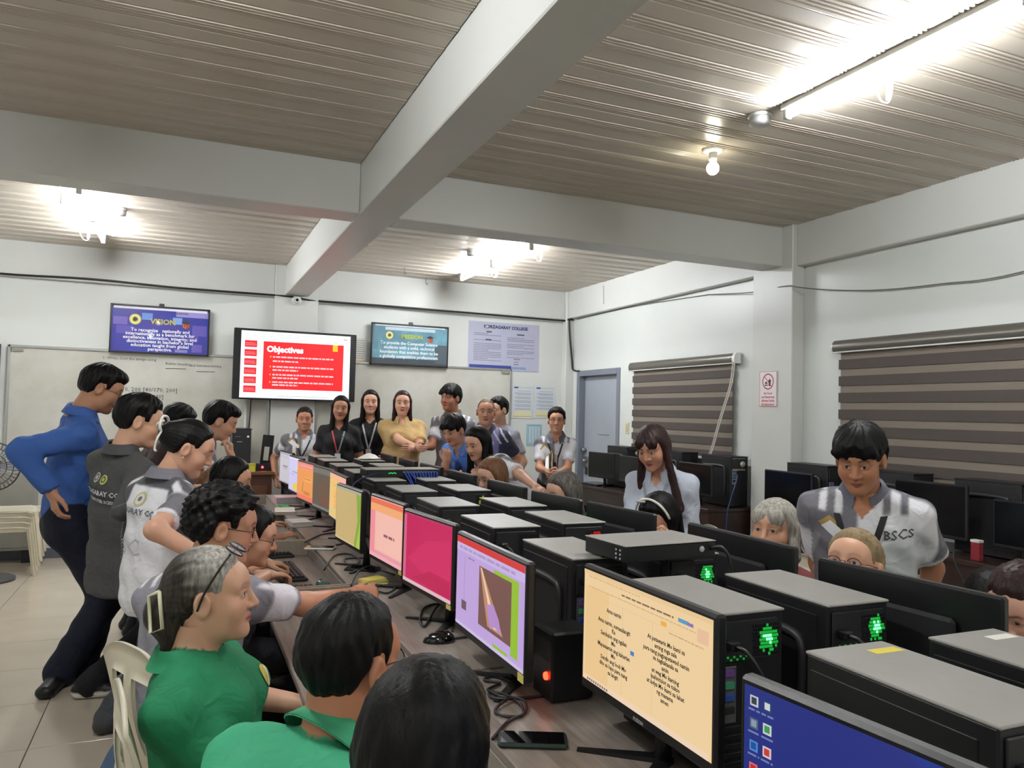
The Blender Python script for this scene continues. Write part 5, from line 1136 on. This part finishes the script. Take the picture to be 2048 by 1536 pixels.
    bo = link('body', np_mesh('body', V, F, C_, M_BODY), T)
    LW = lambda q: tuple(head+HR@(np.array(q)*s))
    if hair:
        g = HR.T@np.array([0,0,-1.]); hs = hair_sdf(hair, g, ho or {}); ext = (ho or {}).get('len', .34)*1.15 if hair in ('long','bob') else ((ho or {}).get('tail',0)+.02)
        lo = np.array([-.15,-.19,-.13]); hi = np.array([.15,.14,.17])
        if ext > .03: e2 = g*ext; lo = np.minimum(lo, e2-.14); hi = np.maximum(hi, e2+.14)
        hv, hf = surf_nets(hs, lo, hi, max(.0046, hres*1.15) if hair not in ('long','bob') else max(.0060, hres*1.25), .010)
        gc = None; gr_ = (ho or {}).get('grad')
        if gr_:
            tt = np.clip((hv[:,1]+.045+.35*(hv[:,2]-.03)+.012*np.sin(np.arctan2(hv[:,0], hv[:,2])*22))/.10, 0, 1)[:,None]; gc = np.ones((len(hv),4), np.float32); gc[:,:3] = LC(gr_[1])*(1-tt)+LC(gr_[0])*tt; hm = hairg_mat()
        link('hair', np_mesh('hair', (hv*s)@HR.T+head, hf, gc, hm or H_BLACK), T)
    if glasses:
        gm = mat('glasses_'+str(glasses), glasses, .3, .2); up_ = (ho or {}).get('gup'); dz, dy = (0,0)
        for sx in (-1,1):
            ring = [LW((sx*(.032+.023*math.cos(a)), .097-.004*abs(math.cos(a)), .006+.018*math.sin(a))) for a in np.linspace(0, 2*PI, 21)]
            if not up_: tube_obj('glasses_rim', ring, .0016*s, gm, T, 5); tube_obj('glasses_temple', [LW((sx*.055,.094,.010)), LW((sx*.074,.07,.012)), LW((sx*.080,-.005,.014)), LW((sx*.080,-.02,.0))], .0016, gm, T, 5)
        if not up_: tube_obj('glasses_bridge', [LW((-.010,.099,.010)), LW((0,.102,.013)), LW((.010,.099,.010))], .0016, gm, T, 5)
    if collar:
        gr = []; nth = 25
        for i in range(nth):
            th = math.radians(-158+316*i/(nth-1)); ca, sa = -math.cos(th), math.sin(th); row = []; fr = max(0, (abs(math.degrees(th))-95)/63)
            cs_ = neck_t*(1+.10*fat); 
            for (rr, hh) in ((.058,.064-.030*fr),(.065,.071-.034*fr),(.076,.050-.040*fr),(.089,.026-.054*fr)):
                row.append(tuple(neck-Fv*.006+Rv*sa*(rr+.006)*s*cs_+Fv*ca*rr*1.04*s*cs_+tu*(hh-.014)*s))
            gr.append(row)
        shell(MB(), gr, lambda i, j: True, .004).build('collar', mat('collar_%d_%d_%d' % collar, collar, .8, bump=.1, bscale=150), T)
    if lany or decals:
        bvh = BVHTree.FromPolygons([tuple(q) for q in V], [tuple(int(k) for k in q) for q in F])
        def onb(uu, ww, back=False, off_=.004):
            nd = -Fv if not back else Fv; o_ = hip+Rv*uu+tu*ww*TL-nd*.45; hit = bvh.ray_cast(Vector(o_), Vector(nd), .6)
            return (hit[0]-Vector(nd)*off_) if hit[0] is not None else Vector(hip+Rv*uu+tu*ww*TL-nd*(.11*W))
        if lany:
            lc, w0, wm, wd = lany[:4]
            for sg in (1,-1):
                L_, R__ = [], []
                for t in np.linspace(0, 1, 12):
                    uu = sg*.072*(1-t)*W+.006; ww = w0-(w0-wm)*t; L_.append(onb(uu-wd/2, ww)); R__.append(onb(uu+wd/2, ww))
                mb = MB(); n_ = len(L_); mb.add(L_+R__, [(i, n_+i, n_+i+1, i+1) for i in range(n_-1)], None, True); mb.build('lanyard_strap', flat(lc if sg > 0 or len(lany) < 5 else lany[4]), T)
            c0 = onb(.006, wm-.05, off_=.012); M = Matrix.Translation(c0) @ Matrix(((Rv[0]*-1 if False else Rv[0],-Fv[0],tu[0],0),(Rv[1],-Fv[1],tu[1],0),(Rv[2],-Fv[2],tu[2],0),(0,0,0,1)))
            MB().b2((-.027,-.002,-.045), (.027,.002,.04), .001, M=M).build('name_card', flat((206,206,210)), T); MB().b2((-.004,-.003,.04), (.004,.003,.065), .001, M=M).build('card_clip', mat('steel_dull'), T)
        for nd_, (nm, me, uu, ww, sx, back, cm) in enumerate(decals):
            vs = np.zeros(len(me.vertices)*3); me.vertices.foreach_get('co', vs); vs = vs.reshape(-1,3); sgn = -1 if not back else 1
            
            if len(me.polygons) < 3 or max(len(q.vertices) for q in me.polygons) > 10:
                bm = bmesh.new(); bm.from_mesh(me); bmesh.ops.triangulate(bm, faces=bm.faces[:]); bmesh.ops.subdivide_edges(bm, edges=bm.edges[:], cuts=4, use_grid_fill=True); bm.to_mesh(me); bm.free(); vs = np.zeros(len(me.vertices)*3); me.vertices.foreach_get('co', vs); vs = vs.reshape(-1,3)
            for i, q in enumerate(vs): me.vertices[i].co = onb(uu+sgn*q[0]*sx, ww+q[1]*sx/TL, back, .003+.0012*nd_)
            me.materials.clear(); me.materials.append(cm); link(nm, me, T)
    T['_'] = 0; del T['_']
    return dict(T=T, head=head, HR=HR, neck=neck, hip=hip, Rv=Rv, Fv=Fv, tu=tu, s=s, LW=LW, body=bo, sh=sh, AR=AR, bf=bf)
# shirt patterns: u = wearer's right, v = front, w = 0 hip .. 1 neck
WHT, GRY, DGR = LC((222,221,225)), LC((112,110,116)), LC((84,83,90))
def sm_(x, e=.012): return np.clip(x/e+.5, 0, 1)
def mx_(c, w, k): return c*(1-w[:,None])+k[None]*w[:,None]
def uniform(u, v, w, at_, an, c):
    c = np.repeat(WHT[None], len(u), 0); fr = sm_(v+.01, .03); au = np.abs(u); bk = 1-fr
    c = mx_(c, fr*sm_(u-.012-.10*np.clip(.45-w,0,1)), GRY); c = mx_(c, fr*sm_(u-.03)*sm_(.72-w,.05)*sm_(np.sin(u*80+w*12)-.3, .5), LC((150,148,152)))
    st = sm_(w-.93, .02)*sm_(au-.055)*sm_(.155-au); ph = np.mod(au-.055, .052); ss = st*sm_(ph-.006, .006)*sm_(.030-ph, .006); rt = sm_(u, .01)
    c = mx_(c, st*rt, GRY); c = mx_(c, st*(1-rt), WHT); c = mx_(c, ss*rt, WHT); c = mx_(c, ss*(1-rt), GRY)
    c = mx_(c, bk*sm_(au-.105-.10*(1-w)), DGR); c = mx_(c, bk*sm_(w-.93, .02), DGR)
    ph = np.mod(w*3.6+au*5, 1); c = mx_(c, bk*sm_(au-.118)*sm_(ph-.06,.06)*sm_(.30-ph,.06)*sm_(w-.5,.02), WHT)
    a = sm_(at_-.16, .08); c = mx_(c, a, WHT); c = mx_(c, a*sm_(-.1+.5*np.clip(at_,0,1)-an, .15), GRY); return mx_(c, a*sm_(at_-.655, .03), WHT)
def uniform_grey(u, v, w, at_, an, c):
    c = np.repeat(LC((132,130,138))[None], len(u), 0); au = np.abs(u); bk = sm_(-.01-v, .03)
    c = mx_(c, bk*sm_(.07-au)*sm_(w-.55,.02), LC((146,144,152))); a = sm_(at_-.14, .06); c = mx_(c, a*sm_(an-(.25-.9*(at_-.3)), .15)*sm_(at_-.3, .04), WHT); c = mx_(c, a*sm_(at_-.66, .03), LC((150,148,156)))
    ph = np.mod(au, .052); return mx_(c, sm_(w-.90,.02)*sm_(au-.05)*sm_(ph-.004,.006)*sm_(.022-ph,.006), WHT)
def purple_uni(u, v, w, at_, an, c):
    c = np.repeat(LC((126,120,162))[None], len(u), 0); c = mx_(c, sm_(np.abs(u)-.11), LC((58,58,76))); ph = np.mod(np.abs(u)+w*.3, .06); return mx_(c, sm_(w-.8,.02)*sm_(ph,.005)*sm_(.014-ph,.005), LC((214,212,222)))
def jacket(u, v, w, at_, an, c): return c

# ============================================================ the people
def A(x, y, d): return np.array(at(x, y, d=d))
def AZ(x, y, z): return np.array(at(x, y, Z=z))
def tm(s, size, **k): return text_mesh(s, size, res=1, **k)
def shape_mesh(poly):
    me = bpy.data.meshes.new('emblem'); me.from_pydata([(x,y,0) for x, y in poly], [], [tuple(range(len(poly)))]); return me
def disc_mesh(r, n=16): return shape_mesh([(r*math.cos(2*PI*k/n), r*math.sin(2*PI*k/n)) for k in range(n)])
def ring_mesh(r0, r1, n=18):
    me = bpy.data.meshes.new('ring'); vs = [(r*math.cos(2*PI*k/n), r*math.sin(2*PI*k/n), 0) for r in (r0, r1) for k in range(n)]
    me.from_pydata(vs, [], [(k, (k+1)%n, n+(k+1)%n, n+k) for k in range(n)]); return me
ONE = [(-.055,.055),(-.02,.085),(.05,.04),(.05,.012),(.02,.02),(.03,-.05),(-.005,-.075),(-.01,.028)]
fg = flat((176,146,84)); fw = flat((232,230,232)); fk = flat((70,68,74))
def emblem(): return [('emblem_border', shape_mesh([(x*1.22,y*1.2) for x, y in ONE]), .090, .70, 1, False, fg), ('emblem', shape_mesh(ONE), .090, .70, 1, False, fw)]
SK_L, SK_M, SK_D = (206,160,132), (184,134,104), (156,108,82)
# --- standing on the left
P1 = person('man in a blue long sleeved shirt standing with his hand on his hip', A(203,780,4.3), 4, 22, body=12, s=1.02, wid=1.14, fat=.5, skin=SK_M, hair='short', ho=dict(t=.016, quiff=1, seed=1), shirt=(58,96,166), pants=(18,22,40), sleeve='long', tuck=True, collar=(62,100,172), glasses=(60,42,40), feet=(tuple(AZ(118,1342,.08)[:2]),tuple(AZ(165,1322,.08)[:2])), fdir=(-104,0), belly=.6, loose=.01, hipp=A(143,1035,4.3),
    wr=(A(104,985,3.95), None), eh=(np.array([-1,-.35,.1]), None), hp=('relax','relax'), hd=(np.array([.25,-.1,-1]), None), palm=(np.array([1,.5,0]), None), res=.0095, hres=.004)
P2b = person('youth in black trousers and white sneakers hidden behind the jacketed man', A(276,842,4.25), 0, 12, s=.92, skin=SK_M, hair='short', ho=dict(t=.018, seed=2), shirt=(36,36,40), pants=(20,20,24), shoes=((24,24,26),(222,220,214)), sleeve='long', feet=((-.40,4.58),(-.16,4.9)), hipp=A(262,1100,4.25), res=.012)
jk = [('seal_print', disc_mesh(.022), -.035, .80, 1, True, flat((196,194,190))), ('seal_print', disc_mesh(.022), .022, .80, 1, True, flat((196,200,110))), ('seal_ring', ring_mesh(.010,.016), -.035, .803, 1, True, flat((80,78,70))), ('seal_ring', ring_mesh(.008,.015), .022, .803, 1, True, flat((96,100,60))),
    ('jacket_lettering', tm('NORZAGARAY COLLEGE', .032, bold=.0012), .03, .685, 1, True, flat((200,200,204))), ('jacket_lettering', tm('COMPUTER SCIENCE', .022, bold=.0008), .03, .615, 1, True, flat((190,190,196)))]
P2 = person('man in a dark grey jacket and trousers with seals printed on the back', A(280,846,3.72), 2, 14, body=38, s=.97, wid=1.02, skin=SK_L, hair='short', ho=dict(t=.019, seed=3), shirt=(72,72,73), pants=(62,64,68), shoes=(58,56,54), sleeve='long', collar=(66,66,68), glasses=(196,160,120), feet=((-.26,4.08),(-.16,4.34)), hipp=A(243,1120,3.75), loose=.022, hem=.16, decals=jk,
    wr=(A(330,1010,3.6), A(360,1000,3.9)), hp=('relax','relax'), vneck=0, res=.0095, hres=.004)
pl = [('seal_print', disc_mesh(.030), -.015, .80, 1, True, flat((190,180,130))), ('seal_ring', disc_mesh(.021), -.015, .80, 1, True, flat((214,212,206))), ('seal_core', disc_mesh(.010), -.015, .802, 1, True, flat((110,110,120))), ('polo_lettering', tm('NORZAGARAY COLLEGE', .034, bold=.001), -.01, .665, 1, True, flat((96,94,104)))]
for k in range(11): pl.append(('back_stripe', shape_mesh([(-.05,-.002),(.0,.020),(.0,.024),(-.05,.002)]), -.085+.012*(k/11), .12+.036*k, 1, True, flat((150,148,156))))
pl.append(('polo_lettering', tm('SC', .10), .0, .30, 1, True, flat((176,174,182))))
P3 = person('woman in a white and grey lettered polo with a white claw clip in her bun', A(378,900,3.28), -4, 24, body=38, s=.93, fem=True, skin=(204,156,130), lip=(176,96,92), hair='back', ho=dict(t=.013, bun=(0,-.005,.035), bunr=(.05,.045,.05)), shirt=(222,221,225), pants=(72,92,120), pat=uniform, collar=(112,112,120), hipp=A(312,1145,3.22), feet=((-.20,3.36),(-.02,3.60)), decals=pl, hem=.17, loose=.012,
    wr=(A(418,1122,2.92), A(450,1100,3.6)), vneck=.02, res=.008, hres=.0038)
cl = P3['LW']; mcl = mat('clip_white', (226,222,212), .35)
tube_obj('hair_clip', smooth_curve([cl((.03,-.13,.02)), cl((.05,-.155,.05)), cl((.03,-.165,.09)), cl((-.02,-.150,.095)), cl((-.04,-.13,.06)), cl((-.01,-.15,.03)), cl((.03,-.17,.05)), cl((.045,-.15,.08))]), .006, mcl, P3['T'])
tube_obj('hair_clip', smooth_curve([cl((.04,-.14,.03)), cl((.055,-.14,-.01)), cl((.05,-.13,-.05)), cl((.06,-.12,-.055))]), .005, mcl, P3['T'])
tube_obj('earring', [cl((.082,-.006,-.028)), cl((.083,-.004,-.038))], .004, mat('pearl', (230,226,216), .2), P3['T'])
person('dark haired youth in a brown top standing behind the woman with the bun', A(356,848,5.3), 10, 30, s=.93, skin=SK_M, hair='short', ho=dict(t=.022, seed=4), shirt=(62,46,42), pants=(30,30,36), res=.012)
P5 = person('young man in a grey and white polo standing with a finger on his chin', A(441,845,5.0), -6, 22, body=0, s=.95, skin=(198,150,124), hair='short', ho=dict(t=.018, quiff=1, seed=5), shirt=(128,126,134), pat=uniform_grey, pants=(26,26,30), collar=(112,112,118), wr=(A(462,915,4.85), None), eh=(np.array([.2,-.4,-1]), None), hd=(np.array([-.05,.0,1]), None), palm=(np.array([-1,.2,.1]), None), hp=('grip','relax'), res=.010)
tube_obj('wrist_watch', [P5['AR'][0][2]+np.array([.026*math.cos(a), .026*math.sin(a), -.012]) for a in np.linspace(0, 2*PI, 15)], .006, m_blk, P5['T'])
# --- sitting on the left of the desks
person('seated woman with straight black hair and glasses below the grey document monitor', A(463,962,4.15), -8, 14, body=5, sit=True, s=.94, fem=True, skin=(200,150,124), hair='bob', ho=dict(t=.014, len=.20, r=.03), shirt=(46,46,52), pants=(24,24,28), sleeve='short', glasses=(150,140,120), wr=(np.array([.42,4.66,.748]), np.array([.42,4.86,.748])), hp=('type','type'), hd=(np.array([1,0,-.1]),)*2, palm=(np.array([0,0,-1]),)*2, res=.011)
person('seated person with short brown hair behind the curly haired boy', A(424,978,4.6), -5, 20, body=5, sit=True, hipp=(.20,5.02,.53), s=.93, fem=True, skin=(200,152,126), hair='bob', hm=H_BROWN, ho=dict(t=.012, len=.13), shirt=(40,40,44), pants=(24,24,28), res=.012)
person('seated boy in glasses typing beside the curly haired boy', A(502,1076,3.22), -6, 14, body=2, sit=True, hipp=(.20,3.42,.53), s=.95, skin=SK_L, hair='short', ho=dict(t=.016, seed=6), shirt=(40,42,48), pants=(24,24,30), glasses=(30,28,30), wr=(AZ(548,1141,.752), AZ(560,1110,.75)), hp=('type','type'), hd=(np.array([1,.35,-.12]), np.array([1,.1,-.15])), palm=(np.array([0,0,-1]),)*2, res=.010)
P8 = person('curly haired boy in a grey and white polo reaching over the desk', A(448,1058,2.62), -2, 10, body=46, sit=True, s=1.0, wid=1.1, skin=(196,144,114), hair='curly', ho=dict(t=.024, seed=7), shirt=(128,126,134), pat=uniform_grey, pants=(24,26,32), collar=(120,120,128), glasses=(26,26,28), hipp=(.02,2.66,.53), wr=(AZ(748,1188,.805), AZ(590,1172,.73)), eh=(np.array([.0,-.3,-1]), np.array([0,.5,-1])), hp=('fist','relax'), hd=(np.array([1,.15,.05]), np.array([1,.3,-.1])), palm=(np.array([.1,.6,-.8]), np.array([0,0,-1])), res=.009, hres=.0038)
P10 = person('grey haired woman in a dark green polo seated with glasses pushed up on her head', A(424,1196,2.03), -12, -4, body=-20, sit=True, s=.99, wid=1.08, fem=True, fat=.45, skin=(208,162,134), lip=(176,104,98), hair='back', ho=dict(t=.013, bun=(0,-.012,-.03), bunr=(.05,.055,.06), tail=.12, gup=1, grad=((206,200,190),(70,64,58))), shirt=(26,122,80), pants=(30,32,38), collar=(24,126,82), old=True, vneck=0, brow=(110,92,80), wr=(np.array([.36,2.18,.60]), np.array([.40,2.42,.62])), eh=(np.array([-.4,-1,-.4]), np.array([-.4,1,-.4])), hipp=(.115,2.20,.53), res=.0085, hres=.003, neck_t=1.12,
    decals=[('chest_logo', disc_mesh(.030), -.085, .70, 1, False, flat((196,190,80))), ('chest_logo', shape_mesh([(-.018,-.022),(-.006,-.024),(.016,.02),(.006,.024)]), -.085, .70, 1.0, False, flat((236,232,190))), ('chest_logo', shape_mesh([(.0,-.024),(.010,-.02),(.022,.014),(.016,.02)]), -.085, .70, 1.0, False, flat((40,120,80)))])
L = P10['LW']; gm = mat('glasses_frame_dark', (26,22,24), .25)
for sx in (-1,1):
    tube_obj('glasses_rim', [L((sx*(.032+.026*math.cos(a)), .066+.020*math.sin(a), .120-.014*math.sin(a)+.006)) for a in np.linspace(0, 2*PI, 25)], .0026, gm, P10['T'])
    MB().add([L((sx*(.032+.024*math.cos(a)), .066+.018*math.sin(a), .126-.014*math.sin(a))) for a in np.linspace(0, 2*PI, 21)[:-1]], [tuple(range(20))]).build('glasses_lens', mat('lens_glass', (230,232,235), .05, alpha=.25, spec=.8), P10['T'])
    tube_obj('glasses_temple', smooth_curve([L((sx*.058,.060,.122)), L((sx*.083,.035,.088)), L((sx*.093,.0,.035)), L((sx*.092,-.020,-.01))]), .0032, gm, P10['T'])
tube_obj('glasses_bridge', [L((-.007,.068,.127)), L((.007,.068,.127))], .0026, gm, P10['T'])
mh = mat('clip_beige', (206,200,170), .4)
tube_obj('hair_clip', [L(q) for q in ((.052,-.118,.040),(.074,-.108,-.050),(.060,-.140,-.062),(.040,-.146,.028),(.052,-.118,.040))], .005, mh, P10['T'])
P11 = person('man in a light green polo seen from behind with glasses', A(702,1330,1.53), 32, 4, body=30, sit=True, s=1.02, wid=1.12, skin=(184,126,96), hair='short', ho=dict(t=.010, seed=8), shirt=(62,164,122), pants=(40,42,50), collar=(58,162,118), glasses=(40,34,34), fat=.3, wr=(np.array([.52,1.55,.60]), np.array([.48,1.90,.60])), res=.0105, hres=.0042, neck_t=1.1)
P12 = person('woman with long straight black hair facing the monitors', A(856,1505,1.13), 40, 8, body=40, sit=True, s=.98, fem=True, skin=SK_L, hair='long', ho=dict(t=.016, len=.48, r=.036, sy=-.01), shirt=(40,40,48), pants=(30,30,36), wr=(np.array([.60,1.0,.62]), np.array([.56,1.25,.62])), res=.013, hres=.0056)
# --- sitting on the right of the desks, faces above the monitors
person('seated woman with long brown hair behind the monitors', A(984,955,5.0), 196, 18, body=190, sit=True, s=.95, fem=True, skin=(210,164,140), hair='long', hm=H_BROWN, ho=dict(t=.014, len=.30, r=.032), shirt=(150,150,156), pants=(30,30,36), res=.014, hipp=(2.48,4.55,.53))
person('seated woman with dark hair greying at the crown behind the monitors', A(1126,988,4.4), 186, 16, body=186, sit=True, s=.95, fem=True, skin=(204,158,130), hair='long', hm=H_SALT, ho=dict(t=.014, len=.26, r=.03), shirt=(60,60,64), pants=(30,30,36), res=.014, hipp=(2.52,3.97,.53))
P15 = person('seated woman with dark hair, a white headband and a hand at her mouth', A(1318,1043,3.5), 200, 26, body=190, sit=True, s=.95, fem=True, skin=(196,146,118), hair='long', hm=H_BLACK, ho=dict(t=.014, len=.28, r=.03), shirt=(36,36,40), pants=(30,30,36), wr=(None, A(1335,1100,3.3)), hd=(None, np.array([-.2,-.2,1])), palm=(None, np.array([-.6,.5,0])), hp=('relax','grip'), res=.012, hres=.0045, hipp=(2.50,3.14,.53))
L = P15['LW']; tube_obj('headband', [L((.098*math.cos(a), .035, .030+.112*math.sin(a))) for a in np.linspace(.15, PI-.15, 17)], .006, mcl, P15['T']); tube_obj('hair_clip', [L((.03+.022*math.cos(a), .052+.012*math.sin(a), .135+.006*math.sin(a))) for a in np.linspace(0, 2*PI, 15)], .005, mat('silver_clip', (200,198,190), .3, .5), P15['T'])
P16 = person('seated woman with short silver grey hair smiling over a monitor', A(1548,1066,3.28), 205, -6, body=195, sit=True, s=1.03, fem=True, fat=.3, skin=(206,156,126), hair='bob', hm=H_LGREY, ho=dict(t=.018, len=.10, r=.032, bang=1), shirt=(120,60,60), pants=(30,30,36), old=True, brow=(90,80,74), res=.012, hres=.0042, hipp=(2.60,2.74,.53))
P17 = person('seated woman with faded blond hair and round glasses behind a monitor', A(1706,1138,2.5), 204, -16, body=190, sit=True, s=.98, fem=True, fat=.3, skin=(214,164,134), hair='back', hm=H_BLOND, ho=dict(t=.012, bun=(0,.02,-.02), bunr=(.07,.05,.06)), shirt=(30,110,80), pants=(30,30,36), old=True, brow=(130,104,80), glasses=(84,52,60), res=.011, hres=.0036, hipp=(2.50,1.85,.53))
person('person with dark hair bowed beside the nearest monitor back', A(2043,1214,2.3), 185, 30, body=190, sit=True, s=.98, fat=.3, skin=(206,158,136), hair='short', hm=H_DKBR, ho=dict(t=.008, seed=9), shirt=(60,60,64), pants=(30,30,36), res=.012, hipp=(2.76,1.44,.50))
person('dark haired person bending low behind the nearest monitor back', A(1985,1212,2.75), 200, 40, body=200, sit=True, s=.9, skin=(196,148,122), hair='short', ho=dict(t=.018, seed=10), shirt=(40,40,44), pants=(30,30,36), res=.013, hipp=(3.08,1.80,.48))
# --- standing on the right
P19 = person('girl with long dark hair in a pale grey long sleeved shirt looking down', A(1306,898,4.15), 212, 22, roll=-4, body=216, s=.93, fem=True, skin=(190,138,112), lip=(150,74,78), hair='long', hm=H_DKBR, ho=dict(t=.016, len=.36, r=.028, sx=.098, sy=-.035, sl=1.0, bang=1), shirt=(186,192,204), pants=(30,34,44), sleeve='long', collar=(190,196,208), lany=((150,148,156),.93,.52,.016), wr=(A(1245,1110,3.95), A(1392,1100,3.95)), eh=(np.array([.2,.2,-.6]),)*2, loose=.01, vneck=.05, res=.0095, hres=.0036,
    decals=[('chest_print', shape_mesh([(-.03,-.025),(-.012,.03),(.004,-.005),(.02,.03),(.03,-.025)]), -.095, .60, 1, False, flat((150,96,72))), ('chest_print', shape_mesh([(-.035,-.036),(.03,-.036),(.03,-.03),(-.035,-.03)]), -.095, .59, 1, False, flat((60,56,60)))])
L = P19['LW']; tube_obj('earring', [L((.083,.0,-.025)), L((.084,.001,-.033))], .004, mat('pearl'), P19['T'])
P20 = person('boy in a grey and white lettered polo looking down with a black lanyard', A(1720,922,2.86), 212, 20, body=218, s=.97, wid=1.16, fat=.25, skin=(176,122,92), lip=(150,86,80), hair='fringe', ho=dict(t=.021, seed=2), shirt=(222,221,225), pants=(28,30,36), pat=uniform, collar=(98,100,112), lany=((24,22,24),.93,.42,.024), wr=(A(1655,1235,3.0), A(1845,1262,2.95)), eh=(np.array([.3,.3,-.3]), np.array([.3,.1,-.3])), vneck=.045, res=.0085, hres=.0034,
    decals=emblem()+[('polo_lettering', tm('BSCS', .046, bold=.0006), -.122, .80, 1, False, fk), ('lanyard_lettering', (lambda m_: (m_.transform(Matrix.Rotation(math.radians(78), 4, 'Z')), m_)[1])(tm('BSCS', .034, bold=.001)), -.022, .70, 1, False, flat((222,196,70))), ('polo_lettering', (lambda m_: (m_.transform(Matrix.Rotation(math.radians(84), 4, 'Z')), m_)[1])(tm('VE', .03)), .032, .70, 1, False, fg)])
# --- standing at the back
CAMY = lambda px: 270-23.1-math.degrees(math.atan((px-1024)/FPX))
person('smiling man in glasses and grey and white polo standing by the door with folded hands', A(1113,843,7.5), CAMY(1113), 0, s=.97, skin=(196,142,112), hair='short', ho=dict(t=.018, seed=3), shirt=(222,221,225), pat=uniform, pants=(24,24,28), collar=(96,98,106), glasses=(70,62,60), lany=((30,30,34),.93,.50,.018), smile=True, wr=(A(1100,945,7.2), A(1112,948,7.2)), eh=(np.array([.5,-.3,-.5]), np.array([-.3,.3,-.5])) if False else (None,None), hp=('grip','grip'), fat=.3, decals=emblem(), res=.013)
P22 = person('girl with long black hair in a white and grey polo leaning over the desks', A(955,888,5.6), 208, 20, body=200, s=.95, fem=True, skin=(206,158,132), hair='long', ho=dict(t=.014, len=.30, r=.032), shirt=(222,221,225), pat=uniform, pants=(26,26,32), collar=(112,112,120), wr=(A(915,965,5.2), A(1088,985,5.0)), hp=('flat','relax'), wid=1.12, res=.013, hipp=(2.42,5.25,.86))
P23 = person('youth in a blue shirt and dark tie with a hand at his chin', A(908,862,6.3), 212, 22, body=215, s=.95, skin=(198,146,118), hair='fringe', ho=dict(t=.020, seed=4), shirt=(86,128,206), pants=(26,28,36), sleeve='long', collar=(96,138,212), wr=(A(893,924,6.05), None), hd=(np.array([.1,.1,1]), None), palm=(np.array([.3,1,0]), None), hp=('grip','relax'), res=.013, hipp=(2.42,6.25,.87),
    decals=[('neck_tie', shape_mesh([(-.016,.22),(.016,.22),(.026,-.16),(0,-.2),(-.026,-.16)]), .0, .52, 1, False, flat((30,32,58)))])
person('balding man in a purple and grey polo standing at the back', A(972,825,7.0), CAMY(970), 4, s=1.0, wid=1.12, fat=.35, skin=(190,138,108), hair='short', ho=dict(t=.0015, seed=5), hm=mat('stubble', (96,72,60), .6), shirt=(122,116,158), pat=purple_uni, pants=(26,26,32), collar=(70,68,96), res=.012)
person('person with black hair standing behind the balding man', A(996,822,7.5), CAMY(996)-40, 5, s=.97, skin=SK_L, hair='short', ho=dict(t=.018, seed=6), shirt=(150,150,160), pants=(26,26,32), res=.014)
P25 = person('tall boy in a grey polo turning aside and reaching out his arm', A(901,798,7.75), 214, 2, body=236, s=1.04, skin=(166,112,86), hair='fringe', ho=dict(t=.022, seed=7), shirt=(128,124,120), pat=uniform_grey, pants=(26,26,30), collar=(96,94,96), wr=(A(846,896,7.38), None), eh=(np.array([0,0,-1]), None), hp=('flat','relax'), res=.013)
person('woman in a tan polo with hands folded in front', A(805,808,7.5), CAMY(805), 2, s=.98, wid=1.1, fem=True, fat=.3, skin=(214,164,138), lip=(186,84,84), hair='long', hm=H_DKBR, ho=dict(t=.011, len=.22, r=.024, sy=-.02), shirt=(196,164,112), pants=(26,26,30), collar=(200,168,116), smile=False, wr=(A(830,893,7.17), A(822,897,7.12)), hp=('relax','relax'), res=.013)
person('smiling woman in a black top with a white lanyard', A(741,806,7.7), CAMY(741), 2, s=.97, fem=True, skin=(212,160,136), lip=(180,80,84), hair='long', ho=dict(t=.013, len=.32, r=.03), shirt=(26,26,30), pants=(150,146,140), smile=True, lany=((206,206,210),.93,.45,.016), vneck=.05, wr=(A(708,912,7.6), A(774,912,7.6)), res=.013)
person('woman in a black top with a red and grey lanyard standing under the television', A(681,818,7.42), CAMY(681), 4, roll=4, s=.95, wid=.96, fem=True, fat=.1, skin=(176,124,98), hair='long', ho=dict(t=.013, len=.26, r=.028), shirt=(26,26,30), pants=(30,30,34), lany=((186,60,64),.93,.45,.016,(120,130,136)), vneck=.05, res=.013)
person('short haired man in a grey and white polo smiling at the far desk end', A(609,840,7.75), CAMY(609), 3, s=.95, wid=1.05, fat=.2, skin=(180,126,98), hair='short', ho=dict(t=.011, seed=8), shirt=(222,221,225), pat=uniform, pants=(26,26,30), collar=(98,100,108), lany=((40,40,44),.93,.50,.016), smile=True, decals=emblem(), hipp=(1.12,8.08,.84))
